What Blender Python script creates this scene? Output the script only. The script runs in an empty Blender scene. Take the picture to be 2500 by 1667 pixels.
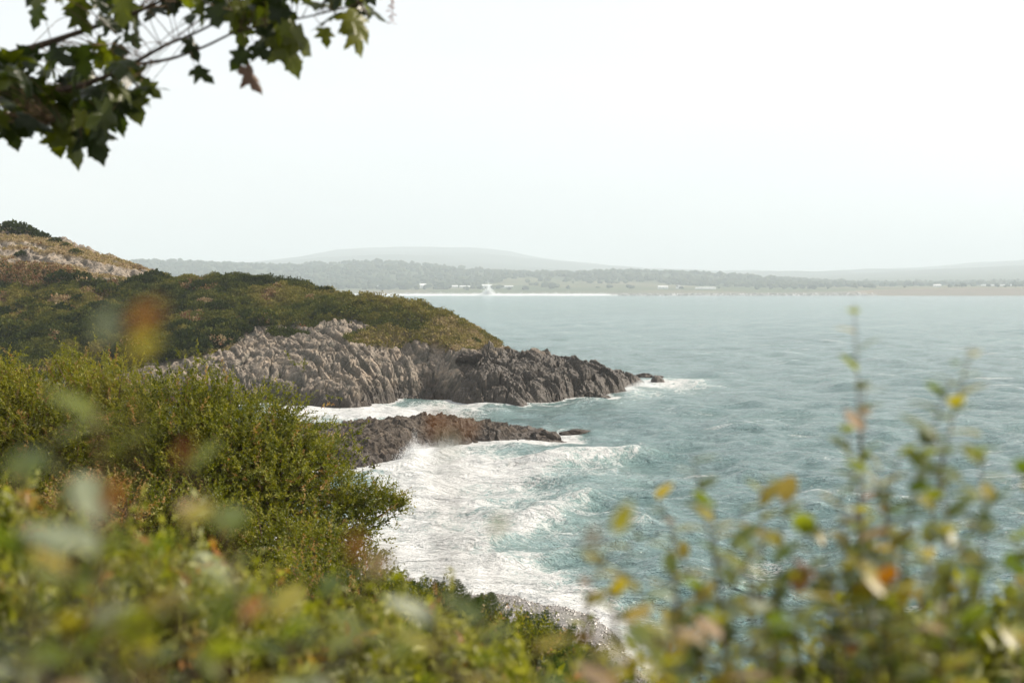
import bpy, math, random
import numpy as np
from mathutils import Vector, Matrix

random.seed(7)
rng = np.random.default_rng(7)
sc = bpy.context.scene
COL = sc.collection

# ------------------------------------------------------------------ camera, sky, sun, exposure
F = 3472.0            # focal length in pixels of the 2500 px wide photograph (50 mm on 36 mm)
HZ = 707.0            # row of the horizon
H = 17.4              # eye height over the sea, metres
PITCH = math.atan((833.5 - HZ) / F)
cam_d = bpy.data.cameras.new('camera')
cam = bpy.data.objects.new('camera', cam_d)
COL.objects.link(cam)
cam.location = (0, 0, H)
cam.rotation_euler = (math.pi / 2 - PITCH, 0, 0)
cam_d.sensor_width = 36.0
cam_d.lens = 50.0
cam_d.clip_start = 0.05
cam_d.clip_end = 60000
cam_d.dof.use_dof = True
cam_d.dof.focus_distance = 140.0
cam_d.dof.aperture_fstop = 3.3
cam_d.dof.aperture_blades = 9
sc.camera = cam

SUN_AZ, SUN_EL = math.radians(66), math.radians(42)
world = bpy.data.worlds.new('World')
sc.world = world
world.use_nodes = True
wn, wl = world.node_tree.nodes, world.node_tree.links
wn.clear()
sky = wn.new('ShaderNodeTexSky')
sky.sky_type = 'NISHITA'
sky.sun_disc = False
sky.sun_elevation = SUN_EL
sky.sun_rotation = SUN_AZ
sky.altitude = 0
sky.air_density = 1.0
sky.dust_density = 2.0
sky.ozone_density = 1.0
veil = wn.new('ShaderNodeMix')            # thin even cloud veil whitening the sky
veil.data_type = 'RGBA'
hsv = wn.new('ShaderNodeHueSaturation')
hsv.inputs['Saturation'].default_value = 0.3
hsv.inputs['Value'].default_value = 1.0
bg = wn.new('ShaderNodeBackground')
bg.inputs['Strength'].default_value = 0.110
wo = wn.new('ShaderNodeOutputWorld')
wl.new(sky.outputs[0], hsv.inputs['Color'])
wl.new(hsv.outputs[0], veil.inputs[6])
veil.inputs[0].default_value = 0.5
tc = wn.new('ShaderNodeTexCoord')
mp = wn.new('ShaderNodeMapping')
mp.inputs['Scale'].default_value = (1.6, 1.6, 7.0)
cl = wn.new('ShaderNodeTexNoise')
cl.inputs['Scale'].default_value = 1.7
cl.inputs['Detail'].default_value = 5
cl.inputs['Roughness'].default_value = 0.5
cr_ = wn.new('ShaderNodeValToRGB')
cr_.color_ramp.elements[0].position = 0.32
cr_.color_ramp.elements[1].position = 0.68
cr_.color_ramp.elements[0].color = (6.55, 6.70, 6.80, 1)
cr_.color_ramp.elements[1].color = (7.5, 7.4, 7.15, 1)
wl.new(tc.outputs['Generated'], mp.inputs[0])
wl.new(mp.outputs[0], cl.inputs['Vector'])
wl.new(cl.outputs[0], cr_.inputs[0])
wl.new(cr_.outputs[0], veil.inputs[7])
wl.new(veil.outputs[2], bg.inputs['Color'])
wl.new(bg.outputs[0], wo.inputs['Surface'])

sun_d = bpy.data.lights.new('sun', 'SUN')
sun_d.energy = 5.0
sun_d.angle = math.radians(0.6)
sun_d.color = (1.0, 0.90, 0.76)
sun = bpy.data.objects.new('sun', sun_d)
COL.objects.link(sun)
S = Vector((math.sin(SUN_AZ) * math.cos(SUN_EL), math.cos(SUN_AZ) * math.cos(SUN_EL), math.sin(SUN_EL)))
sun.rotation_euler = S.to_track_quat('Z', 'Y').to_euler()
sun.location = (60, 0, 80)

vs = sc.view_settings
vs.view_transform = 'Standard'
vs.look = 'None'
vs.exposure = 0.68
vs.gamma = 1.0
sc.cycles.use_denoising = True
sc.cycles.max_bounces = 4
sc.cycles.diffuse_bounces = 2
sc.cycles.use_adaptive_sampling = True
sc.cycles.adaptive_threshold = 0.02
sc.cycles.glossy_bounces = 2
sc.cycles.transmission_bounces = 3
sc.cycles.volume_bounces = 1
sc.cycles.sample_clamp_indirect = 6.0
sc.cycles.caustics_reflective = False
sc.cycles.caustics_refractive = False

# ------------------------------------------------------------------ helpers
CP, SP = math.cos(PITCH), math.sin(PITCH)


def P(px, py, d):
    """point at forward distance y = d that the photograph shows at (px, py)"""
    u = (px - 1250.0) / F
    v = (833.5 - py) / F
    y = CP + v * SP
    z = -SP + v * CP
    k = d / y
    return np.array([u * k, d, H + z * k])


def project(x, y, z):
    zz = z - H
    fwd = y * CP - zz * SP
    up = y * SP + zz * CP
    fwd = np.maximum(fwd, 0.01)
    return 1250 + F * x / fwd, 833.5 - F * up / fwd


def sea_at(px, py):
    """sea-level point under a pixel"""
    a = P(px, py, 1.0)
    k = -H / (a[2] - H)
    return np.array([a[0] * k, k, 0.0])


def hash2(ix, iy, seed=0):
    with np.errstate(over='ignore'):
        h = (ix.astype(np.int64) * 374761393 + iy.astype(np.int64) * 668265263 + seed * 1442695041) & 0x7FFFFFFF
        h = ((h ^ (h >> 13)) * 1274126177) & 0x7FFFFFFF
        h = ((h ^ (h >> 16)) * 2246822519) & 0x7FFFFFFF
        h = h ^ (h >> 15)
    return (h & 0xFFFFFF) / float(0xFFFFFF)


def vnoise(x, y, seed=0):
    ix, iy = np.floor(x), np.floor(y)
    fx, fy = x - ix, y - iy
    fx = fx * fx * fx * (fx * (fx * 6 - 15) + 10)
    fy = fy * fy * fy * (fy * (fy * 6 - 15) + 10)
    ix, iy = ix.astype(np.int64), iy.astype(np.int64)
    a, b = hash2(ix, iy, seed), hash2(ix + 1, iy, seed)
    c, d = hash2(ix, iy + 1, seed), hash2(ix + 1, iy + 1, seed)
    return (a * (1 - fx) + b * fx) * (1 - fy) + (c * (1 - fx) + d * fx) * fy


def fbm(x, y, octv=4, seed=0, gain=0.5):
    s, a, t = 0.0, 1.0, 0.0
    for o in range(octv):
        s = s + a * vnoise(x * 2 ** o + 17.3 * o, y * 2 ** o - 9.1 * o, seed + o)
        t += a
        a *= gain
    return s / t


def facets(x, y, seed=0, tilt=0.8):
    """broken-rock blocks: each cell has its own height and tilt; returns height and the distance to the cell's edge"""
    ix, iy = np.floor(x).astype(np.int64), np.floor(y).astype(np.int64)
    best = np.full(x.shape, 1e9)
    second = np.full(x.shape, 1e9)
    h = np.zeros(x.shape)
    for dx in (-1, 0, 1):
        for dy in (-1, 0, 1):
            cx, cy = ix + dx, iy + dy
            px = cx + 0.1 + 0.8 * hash2(cx, cy, seed)
            py = cy + 0.1 + 0.8 * hash2(cx, cy, seed + 1)
            ex, ey = x - px, y - py
            d = ex * ex + ey * ey
            hh = hash2(cx, cy, seed + 2) + tilt * (ex * (hash2(cx, cy, seed + 3) - 0.5) + ey * (hash2(cx, cy, seed + 4) - 0.5))
            near = d < best
            second = np.where(near, best, np.minimum(second, d))
            h = np.where(near, hh, h)
            best = np.where(near, d, best)
    return h, np.sqrt(second) - np.sqrt(best)


def sstep(a, b, v):
    t = np.clip((v - a) / (b - a), 0, 1)
    return t * t * (3 - 2 * t)


class TPS:
    def __init__(self, pts, smooth=0.02):
        self.c = np.array([p[:2] for p in pts], float)
        z = np.array([p[2] for p in pts], float)
        n = len(z)
        K = self.k(self.c[:, None, 0] - self.c[None, :, 0], self.c[:, None, 1] - self.c[None, :, 1]) + np.eye(n) * smooth * 100
        Pm = np.hstack([np.ones((n, 1)), self.c])
        A = np.vstack([np.hstack([K, Pm]), np.hstack([Pm.T, np.zeros((3, 3))])])
        self.w = np.linalg.solve(A, np.concatenate([z, np.zeros(3)]))

    @staticmethod
    def k(dx, dy):
        r2 = dx * dx + dy * dy + 1e-9
        return 0.5 * r2 * np.log(r2)

    def __call__(self, x, y):
        out = self.w[-3] + self.w[-2] * x + self.w[-1] * y
        for (cx, cy), w in zip(self.c, self.w[:-3]):
            out = out + w * self.k(x - cx, y - cy)
        return out


def mesh_np(name, verts, faces, mat=None, attrs=None, face_attrs=None, smooth=False, color=None):
    """verts (n,3), faces (m,k) with one k"""
    me = bpy.data.meshes.new(name)
    verts = np.asarray(verts, np.float32)
    faces = np.asarray(faces, np.int32)
    m, k = faces.shape
    me.vertices.add(len(verts))
    me.vertices.foreach_set('co', verts.ravel())
    me.loops.add(m * k)
    me.loops.foreach_set('vertex_index', faces.ravel())
    me.polygons.add(m)
    me.polygons.foreach_set('loop_start', np.arange(0, m * k, k, dtype=np.int32))
    me.polygons.foreach_set('loop_total', np.full(m, k, np.int32))
    me.polygons.foreach_set('use_smooth', np.full(m, smooth, bool))
    for nm, a in (attrs or {}).items():
        at = me.attributes.new(nm, 'FLOAT', 'POINT')
        at.data.foreach_set('value', np.asarray(a, np.float32).ravel())
    for nm, a in (face_attrs or {}).items():
        at = me.attributes.new(nm, 'FLOAT', 'FACE')
        at.data.foreach_set('value', np.asarray(a, np.float32).ravel())
    if color is not None:
        at = me.attributes.new('col', 'FLOAT_COLOR', 'POINT')
        c4 = np.ones((len(verts), 4), np.float32)
        c4[:, :3] = color
        at.data.foreach_set('color', c4.ravel())
    if mat:
        me.materials.append(mat)
    me.update()
    return me


def link(name, me, parent=None, label=None, cat=None, group=None, kind=None, loc=None):
    o = bpy.data.objects.new(name, me)
    COL.objects.link(o)
    if parent is not None:
        o.parent = parent
    if loc is not None:
        o.location = loc
    tag(o, label, cat, group, kind)
    return o


def tag(o, label=None, cat=None, group=None, kind=None):
    for k, v in (('label', label), ('category', cat), ('group', group), ('kind', kind)):
        if v:
            o[k] = v
    return o


def grid_faces(nu, nv):
    i = np.arange((nu - 1) * (nv - 1))
    r, c = i // (nu - 1), i % (nu - 1)
    a = r * nu + c
    return np.stack([a, a + 1, a + nu + 1, a + nu], 1)


def tube_np(path, radii, sides=6):
    """open tube along a polyline: verts, quads"""
    path = np.asarray(path, float)
    n = len(path)
    t = np.gradient(path, axis=0)
    t /= np.linalg.norm(t, axis=1)[:, None] + 1e-9
    ref = np.array([0.31, 0.17, 0.93])
    u = np.cross(t, ref)
    u /= np.linalg.norm(u, axis=1)[:, None] + 1e-9
    v = np.cross(t, u)
    a = np.linspace(0, 2 * math.pi, sides, endpoint=False)
    ring = u[:, None, :] * np.cos(a)[None, :, None] + v[:, None, :] * np.sin(a)[None, :, None]
    verts = path[:, None, :] + ring * np.asarray(radii)[:, None, None]
    f = []
    for i in range(n - 1):
        for j in range(sides):
            k = (j + 1) % sides
            f.append((i * sides + j, i * sides + k, (i + 1) * sides + k, (i + 1) * sides + j))
    return verts.reshape(-1, 3), np.array(f)


def join(parts):
    vs_, fs_, off = [], [], 0
    for v, f in parts:
        vs_.append(v)
        fs_.append(np.asarray(f) + off)
        off += len(v)
    return np.vstack(vs_), np.vstack(fs_)


def unit(a):
    return a / (np.linalg.norm(a, axis=-1, keepdims=True) + 1e-9)


def leaf_quads(p, a, n, L, W, fold=0.12):
    """leaves as folded diamonds: p base (n,3), a direction, n normal"""
    a = unit(a)
    s = unit(np.cross(a, n))
    nn = np.cross(s, a)
    L = np.asarray(L)[:, None]
    W = np.asarray(W)[:, None]
    v0 = p
    v1 = p + a * L * 0.45 + s * W * 0.5 + nn * W * fold
    v2 = p + a * L - nn * L * 0.06
    v3 = p + a * L * 0.45 - s * W * 0.5 + nn * W * fold
    v = np.stack([v0, v1, v2, v3], 1).reshape(-1, 3)
    b = np.arange(len(p)) * 4
    f = np.concatenate([np.stack([b, b + 1, b + 2], 1), np.stack([b, b + 2, b + 3], 1)])
    return v, f


# ------------------------------------------------------------------ materials
class NT:
    def __init__(self, name):
        self.m = bpy.data.materials.new(name)
        self.m.use_nodes = True
        self.t = self.m.node_tree
        self.t.nodes.clear()
        self.out = self.n('ShaderNodeOutputMaterial')

    def n(self, kind, **kw):
        nd = self.t.nodes.new(kind)
        for k, v in kw.items():
            setattr(nd, k, v)
        return nd

    def l(self, a, b):
        self.t.links.new(a, b)

    def math(self, op, a, b=None, clamp=False):
        nd = self.n('ShaderNodeMath', operation=op, use_clamp=clamp)
        for i, v in enumerate((a, b)):
            if v is None:
                continue
            if isinstance(v, (int, float)):
                nd.inputs[i].default_value = v
            else:
                self.l(v, nd.inputs[i])
        return nd.outputs[0]

    def ramp(self, fac, stops, interp='LINEAR'):
        nd = self.n('ShaderNodeValToRGB')
        cr = nd.color_ramp
        cr.interpolation = interp
        while len(cr.elements) < len(stops):
            cr.elements.new(0.5)
        for e, (p, c) in zip(cr.elements, stops):
            e.position = p
            e.color = (c[0], c[1], c[2], 1) if not isinstance(c, (int, float)) else (c, c, c, 1)
        self.l(fac, nd.inputs[0])
        return nd.outputs[0]

    def noise(self, scale, detail=4, rough=0.55, vec=None, dist=0.0, kind=None):
        nd = self.n('ShaderNodeTexNoise')
        nd.inputs['Scale'].default_value = scale
        nd.inputs['Detail'].default_value = detail
        nd.inputs['Roughness'].default_value = rough
        nd.inputs['Distortion'].default_value = dist
        if kind:
            nd.noise_type = kind
        self.l(vec if vec is not None else self.pos(), nd.inputs['Vector'])
        return nd.outputs[0]

    def pos(self):
        if not hasattr(self, '_p'):
            self._p = self.n('ShaderNodeTexCoord').outputs['Object']
        return self._p

    def mapped(self, scale, rot=(0, 0, 0), src=None):
        nd = self.n('ShaderNodeMapping')
        nd.inputs['Scale'].default_value = scale
        nd.inputs['Rotation'].default_value = rot
        self.l(src if src is not None else self.pos(), nd.inputs['Vector'])
        return nd.outputs[0]

    def mix(self, fac, a, b):
        nd = self.n('ShaderNodeMix', data_type='RGBA')
        for i, v in ((0, fac), (6, a), (7, b)):
            if isinstance(v, (int, float)):
                nd.inputs[i].default_value = v
            elif isinstance(v, tuple):
                nd.inputs[i].default_value = (v[0], v[1], v[2], 1)
            else:
                self.l(v, nd.inputs[i])
        return nd.outputs[2]

    def attr(self, name):
        nd = self.n('ShaderNodeAttribute', attribute_name=name)
        return nd

    def maprange(self, v, a, b, c=0.0, d=1.0, smooth=True):
        nd = self.n('ShaderNodeMapRange')
        nd.interpolation_type = 'SMOOTHSTEP' if smooth else 'LINEAR'
        self.l(v, nd.inputs[0])
        for i, x in enumerate((a, b, c, d)):
            nd.inputs[i + 1].default_value = x
        return nd.outputs[0]

    def bump(self, height, strength, dist, normal=None):
        nd = self.n('ShaderNodeBump')
        nd.inputs['Strength'].default_value = strength
        nd.inputs['Distance'].default_value = dist
        self.l(height, nd.inputs['Height'])
        if normal is not None:
            self.l(normal, nd.inputs['Normal'])
        return nd.outputs[0]

    def principled(self, color, rough=0.8, spec=0.3, normal=None):
        nd = self.n('ShaderNodeBsdfPrincipled')
        if isinstance(color, tuple):
            nd.inputs['Base Color'].default_value = (*color, 1)
        else:
            self.l(color, nd.inputs['Base Color'])
        if isinstance(rough, (int, float)):
            nd.inputs['Roughness'].default_value = rough
        else:
            self.l(rough, nd.inputs['Roughness'])
        if isinstance(spec, (int, float)):
            nd.inputs['Specular IOR Level'].default_value = spec
        else:
            self.l(spec, nd.inputs['Specular IOR Level'])
        if normal is not None:
            self.l(normal, nd.inputs['Normal'])
        return nd

    def done(self, shader):
        self.l(shader.outputs[0], self.out.inputs['Surface'])
        return self.m


def leaf_mat(name, stops, translucent=0.35, tcol=1.5, rough=0.42, spec=0.5, source='var', interp='LINEAR'):
    t = NT(name)
    if source == 'var':
        v = t.attr('var').outputs['Fac']
    else:
        v = t.n('ShaderNodeObjectInfo').outputs['Random']
    c = t.ramp(v, stops, interp)
    pr = t.principled(c, rough, spec)
    tr = t.n('ShaderNodeBsdfTranslucent')
    hs = t.n('ShaderNodeHueSaturation')
    hs.inputs['Value'].default_value = tcol
    hs.inputs['Saturation'].default_value = 1.1
    t.l(c, hs.inputs['Color'])
    t.l(hs.outputs[0], tr.inputs['Color'])
    ms = t.n('ShaderNodeMixShader')
    ms.inputs[0].default_value = translucent
    t.l(pr.outputs[0], ms.inputs[1])
    t.l(tr.outputs[0], ms.inputs[2])
    return t.done(ms)


def bark_mat(name, c0, c1, scale=12):
    t = NT(name)
    n = t.noise(scale, 5, 0.6, t.mapped((1, 1, 0.3)))
    c = t.ramp(n, [(0.3, c0), (0.7, c1)])
    return t.done(t.principled(c, 0.85, 0.2, t.bump(n, 0.5, 0.01)))


def rock_mat(name, lo, hi, wet_lo=0.8, wet_hi=4.0, wet_col=(0.03, 0.024, 0.019), scale=1.0, attr_mix=False, warm=(0.30, 0.22, 0.15)):
    """jointed rock: grey-beige above, dark and wet by the water; with attr_mix turf and soil come from the mesh's cover"""
    t = NT(name)
    p = t.pos()
    n1 = t.noise(0.35 * scale, 5, 0.6)
    n2 = t.noise(2.2 * scale, 6, 0.65)
    n3 = t.noise(9.0 * scale, 4, 0.7)
    c = t.ramp(n2, [(0.28, lo), (0.5, tuple(0.5 * (a + b) for a, b in zip(lo, hi))), (0.72, hi)])
    c = t.mix(t.maprange(n1, 0.48, 0.68), c, t.mix(n2, warm, hi))
    lich = t.maprange(n3, 0.62, 0.72)
    c = t.mix(t.math('MULTIPLY', lich, 0.5), c, (0.42, 0.40, 0.36))
    if attr_mix:
        cr = t.attr('crack').outputs['Fac']
        c = t.mix(t.math('MULTIPLY', cr, 0.6), c, (0.035, 0.043, 0.036))
    z = t.n('ShaderNodeSeparateXYZ')
    t.l(p, z.inputs[0])
    wn_ = t.math('ADD', z.outputs[2], t.math('MULTIPLY', t.math('SUBTRACT', n1, 0.5), 4.0))
    if attr_mix:
        wn_ = t.math('SUBTRACT', wn_, t.math('MULTIPLY', t.attr('dark').outputs['Fac'], 5.5))
    wet = t.maprange(wn_, wet_hi, wet_lo)
    wc = t.ramp(n2, [(0.3, wet_col), (0.7, tuple(2.6 * a for a in wet_col))])
    c = t.mix(t.math('MULTIPLY', wet, 0.92), c, wc)
    rough = t.maprange(t.math('MULTIPLY', wet, n3), 0.25, 0.6, 0.88, 0.38)
    bmp = t.bump(n2, 0.9, 0.25 / scale)
    bmp = t.bump(n3, 0.7, 0.07 / scale, bmp)
    if attr_mix:
        cov = t.attr('cover').outputs['Fac']
        dry = t.attr('dry').outputs['Fac']
        g = t.ramp(n2, [(0.3, (0.016, 0.019, 0.006)), (0.7, (0.045, 0.046, 0.014))])
        d = t.ramp(n2, [(0.3, (0.10, 0.065, 0.03)), (0.55, (0.20, 0.14, 0.065)), (0.75, (0.30, 0.23, 0.12))])
        gc = t.mix(dry, g, d)
        c = t.mix(cov, c, gc)
        rough = t.math('MAXIMUM', rough, t.math('MULTIPLY', cov, 0.9))
    return t.done(t.principled(c, rough, 0.28, bmp))


M = {}
M['bark'] = bark_mat('bark_dark', (0.035, 0.025, 0.018), (0.09, 0.065, 0.045))
M['stem'] = bark_mat('stem_brown', (0.06, 0.035, 0.02), (0.14, 0.09, 0.05), 40)
M['rock'] = rock_mat('headland_rock', (0.080, 0.064, 0.050), (0.335, 0.280, 0.222), attr_mix=True, warm=(0.25, 0.18, 0.118), wet_col=(0.024, 0.018, 0.013))
M['ledge'] = rock_mat('ledge_rock', (0.024, 0.019, 0.015), (0.112, 0.088, 0.067), 0.1, 2.4, (0.020, 0.014, 0.010), 1.3, warm=(0.095, 0.072, 0.052))
M['boulder'] = rock_mat('boulder_rock', (0.05, 0.042, 0.035), (0.22, 0.19, 0.16), -3, -2, scale=1.5)

# ------------------------------------------------------------------ headland
ridge = [(-420, 470, 330), (-200, 505, 322), (0, 552, 312), (140, 586, 308), (240, 618, 304), (340, 652, 300), (420, 680, 296), (540, 686, 290), (700, 693, 285), (780, 709, 280),
         (870, 741, 272), (970, 750, 266), (1060, 764, 260), (1120, 784, 256), (1170, 814, 251), (1207, 853, 247),
         (1270, 857, 246), (1340, 866, 246), (1450, 894, 250), (1540, 914, 258), (1600, 920, 268)]
mid = [(-300, 640, 290), (0, 625, 290), (150, 652, 284), (340, 686, 284), (0, 700, 276), (200, 705, 272), (-300, 760, 262), (0, 760, 262), (250, 770, 255), (450, 725, 272),
       (600, 745, 262), (0, 830, 243), (250, 850, 236), (450, 810, 240), (720, 752, 258), (850, 787, 243), (1000, 800, 245), (1100, 830, 243), (620, 815, 238),
       (480, 872, 228), (560, 870, 227), (700, 850, 230), (850, 850, 229), (1000, 870, 230), (1100, 880, 231), (1200, 888, 232), (1300, 895, 233), (1400, 910, 237),
       (1500, 928, 243), (700, 925, 218.5), (860, 935, 213.5), (950, 930, 223), (1060, 920, 234), (1150, 935, 221.5), (1250, 942, 219.5), (1350, 945, 224), (0, 900, 228), (250, 920, 222), (500, 930, 218)]
water_px = [(-300, 985), (0, 990), (300, 990), (500, 985), (600, 985), (700, 986), (780, 992), (860, 995), (910, 988), (950, 975), (1010, 966), (1060, 965), (1100, 978), (1180, 983), (1240, 988),
            (1300, 985), (1360, 972), (1420, 968), (1490, 968), (1520, 958), (1555, 944), (1600, 928)]
pts = [P(*r) for r in ridge] + [P(*r) for r in mid]
for r in ridge:
    p = P(*r)
    far = 34 if r[0] < 1100 else (26 if r[0] < 1300 else 16 if r[0] < 1500 else 10)
    pts.append(np.array([p[0] + 3, p[1] + far, p[2] * 0.35 - 3.0 if r[0] < 1500 else -2.5]))
    pts.append(np.array([p[0] + 5, p[1] + far + 40, -7.0]))
for w in water_px:
    p = sea_at(*w)
    k = 1 - 1.2 / p[1]
    pts.append(np.array([p[0] * k, p[1] * k, -0.25]))
    k = 1 - 8.0 / p[1]
    pts.append(np.array([p[0] * k, p[1] * k, -3.0]))
tipw = sea_at(1640, 921)
pts.append(np.array([tipw[0] + 1, tipw[1], -0.15]))
pts.append(np.array([tipw[0] + 14, tipw[1] + 4, -4.0]))
headland_base = TPS(pts, 0.01)

BXY = {
    'rock_line': ([-400, 250, 372, 470, 553, 600, 640, 700, 760, 820, 870, 905, 925, 1000, 1063, 1140, 1200, 1225, 1260, 1700],
                  [980, 930, 884, 874, 852, 812, 800, 796, 790, 778, 776, 786, 818, 838, 846, 858, 856, 845, 830, 800]),
    'hill_line': ([-400, 0, 60, 180, 260, 330, 400, 440, 470], [640, 640, 655, 668, 690, 692, 680, 690, 650]),
}


def headland_cover(x, y, z):
    """(cover 0 rock..1 turf, dryness) from the lie of the land"""
    px, py = project(x, y, z)
    wob = (fbm(x * 0.25, y * 0.25, 4, 51) - 0.5) * 26
    rl = np.interp(px, *BXY['rock_line'])
    rock = sstep(-4, 5, py - rl + wob * 0.6)
    # tufted ledge on the slab
    e = ((px - 935) / 85) ** 2 + ((py - 822) / 24) ** 2
    rock *= 1 - sstep(1.3, 0.7, e + wob * 0.03)
    e = ((px - 700) / 55) ** 2 + ((py - 812) / 9) ** 2
    rock *= 1 - 0.8 * sstep(1.3, 0.6, e + wob * 0.03)
    # top of the hill: dry grass broken by outcrops
    hl = np.interp(px, *BXY['hill_line'])
    top = sstep(6, -6, py - hl + wob * 0.5) * (px < 475)
    ban = fbm(x * 0.10, y * 0.22 + z * 0.25, 4, 77)
    outc = sstep(0.46, 0.53, ban + 0.10 * np.exp(-((py - np.interp(px, [0, 150, 330, 450], [605, 640, 668, 690])) / 20) ** 2))
    rock = np.maximum(rock, top * outc)
    endgrass = sstep(1000, 1080, px + wob) * sstep(770, 790, py + wob * 0.5) * (px < 1240)
    soil = np.exp(-(((px - 560) / 110) ** 2 + ((py - 862) / 22) ** 2))
    e2 = np.exp(-(((px - 935) / 100) ** 2 + ((py - 825) / 26) ** 2))
    dry = np.clip(top + 0.85 * endgrass + soil + 0.8 * e2, 0, 1)
    behind = y > 300
    return np.clip(1 - rock, 0, 1), dry, top


def headland_height(x, y):
    z = headland_base(x, y) - 0.5 * np.maximum(x - 26.5, 0)
    # undercut sea cliff: steepen just over the water
    zz = np.where((z > 0) & (z < 4.5), 4.5 * (np.clip(z, 0, 4.5) / 4.5) ** 0.62, z)
    return zz


def axis(parts):
    out = []
    for a, b, s in parts:
        out.append(np.arange(a, b, s))
    return np.concatenate(out)


gx = axis([(-175, -120, 1.2), (-120, -52, 0.42), (-52, 30, 0.20), (30, 48, 0.4)])
gy = axis([(196, 207, 0.8), (207, 250, 0.19), (250, 292, 0.42), (292, 322, 0.55), (322, 400, 2.2)])
X, Y = np.meshgrid(gx, gy)
x, y = X.ravel(), Y.ravel()
z = headland_height(x, y)
cover, dry, top = headland_cover(x, y, z)
px_, py_ = project(x, y, z)
prom = sstep(1080, 1160, px_ - (py_ - 900) * 0.4)                       # the low, dark promontory
# bedding runs down the slope, leaning to the right
wx = x + (fbm(x * 0.16, y * 0.16, 3, 5) - 0.5) * 3.6
wy = y + (fbm(x * 0.16, y * 0.16, 3, 6) - 0.5) * 3.6
lean = 0.47
u = wx * math.cos(lean) + wy * math.sin(lean)
v = -wx * math.sin(lean) + wy * math.cos(lean)
f1, e1 = facets(u / 2.3, v / 10.0, 11, 1.2)
f2, e2 = facets(u / 0.85, v / 4.2, 21, 1.4)
f3, e3 = facets(u / 0.40, v / 1.3, 31, 1.6)
fb, eb = facets(wx / 4.6 + 0.3 * wy / 5, wy / 5.5, 41, 1.8)              # big blocks on the promontory
f4, e4 = facets((u + 0.3 * v) / 1.9, (v - 0.25 * u) / 3.4, 35, 1.5)
rough_ = fbm(x * 1.7, y * 1.7, 4, 9) - 0.5
ribs = np.abs(np.sin(u * 1.9 + 3.0 * fbm(x * 0.3, y * 0.3, 3, 8))) ** 0.7
disp = (f1 - 0.5) * 0.95 + (f2 - 0.5) * 0.50 + (f3 - 0.5) * 0.20 + (f4 - 0.5) * 0.42 + rough_ * 0.35 + (ribs - 0.6) * 0.2
disp = disp * (1 - 0.25 * prom) + prom * (fb - 0.5) * 1.7 * sstep(256, 238, y)
gull = -0.55 * sstep(0.16, 0.02, e1) - 0.30 * sstep(0.2, 0.03, e2) - 0.12 * sstep(0.2, 0.03, e3) - 0.22 * sstep(0.12, 0.02, e4) - 0.8 * prom * sstep(0.12, 0.02, eb)
rockw = 1 - cover
amp = rockw * sstep(-1.6, 0.3, z) * np.where(z < 1.0, 0.75, 1.0) * sstep(300, 270, y + (x + 60) * 0)
amp = np.maximum(amp, np.where(x > 18, 0, 0.85) * rockw * sstep(-3.5, 0.2, z))
taper = sstep(30, 16, x)                                              # thin tip of the point
disp_w = amp * (0.30 + 0.70 * taper)
hz = z + (disp + gull) * disp_w + cover * sstep(0.5, 3, z) * (1 - top) * (0.9 - 0.5 * sstep(980, 1060, px_)) * ((1 - np.abs(2 * vnoise(wx * 0.21, wy * 0.21, 3) - 1)) * 1.7 + (1 - np.abs(2 * vnoise(wx * 0.55, wy * 0.55, 4) - 1)) * 1.2 - 1.9)
# push faces sideways too, so that cliffs overhang and joints open
ox = (f1 - 0.5) * 0.9 + (f2 - 0.5) * 0.3
oy = (fbm(x * 0.5 + z * 0.7, y * 0.3 + z, 3, 15) - 0.5) * 1.6 + (f2 - 0.5) * 0.3
vx = x + ox * disp_w * 0.6
vy = y + oy * disp_w * 0.6
crack = np.clip(sstep(0.14, 0.02, e1) + 0.8 * sstep(0.10, 0.02, e4) + 0.8 * sstep(0.16, 0.02, e2) + prom * sstep(0.10, 0.02, eb), 0, 1)
HG = dict(gx=gx, gy=gy, z=hz.reshape(X.shape), cover=cover.reshape(X.shape), dry=dry.reshape(X.shape), top=top.reshape(X.shape))
me = mesh_np('headland', np.stack([vx, vy, hz], 1), grid_faces(len(gx), len(gy)), M['rock'],
             {'cover': cover, 'dry': dry, 'crack': crack * rockw, 'dark': prom * 0.95})
headland = link('headland', me, kind='structure', label='rocky headland with scrub on top running down to a point in the sea')


def hg(name, xs, ys):
    """bilinear look-up on the headland grid"""
    g = HG[name]
    i = np.clip(np.searchsorted(gx, xs) - 1, 0, len(gx) - 2)
    j = np.clip(np.searchsorted(gy, ys) - 1, 0, len(gy) - 2)
    a = np.clip((xs - gx[i]) / (gx[i + 1] - gx[i]), 0, 1)
    b = np.clip((ys - gy[j]) / (gy[j + 1] - gy[j]), 0, 1)
    return (g[j, i] * (1 - a) + g[j, i + 1] * a) * (1 - b) + (g[j + 1, i] * (1 - a) + g[j + 1, i + 1] * a) * b


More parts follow.
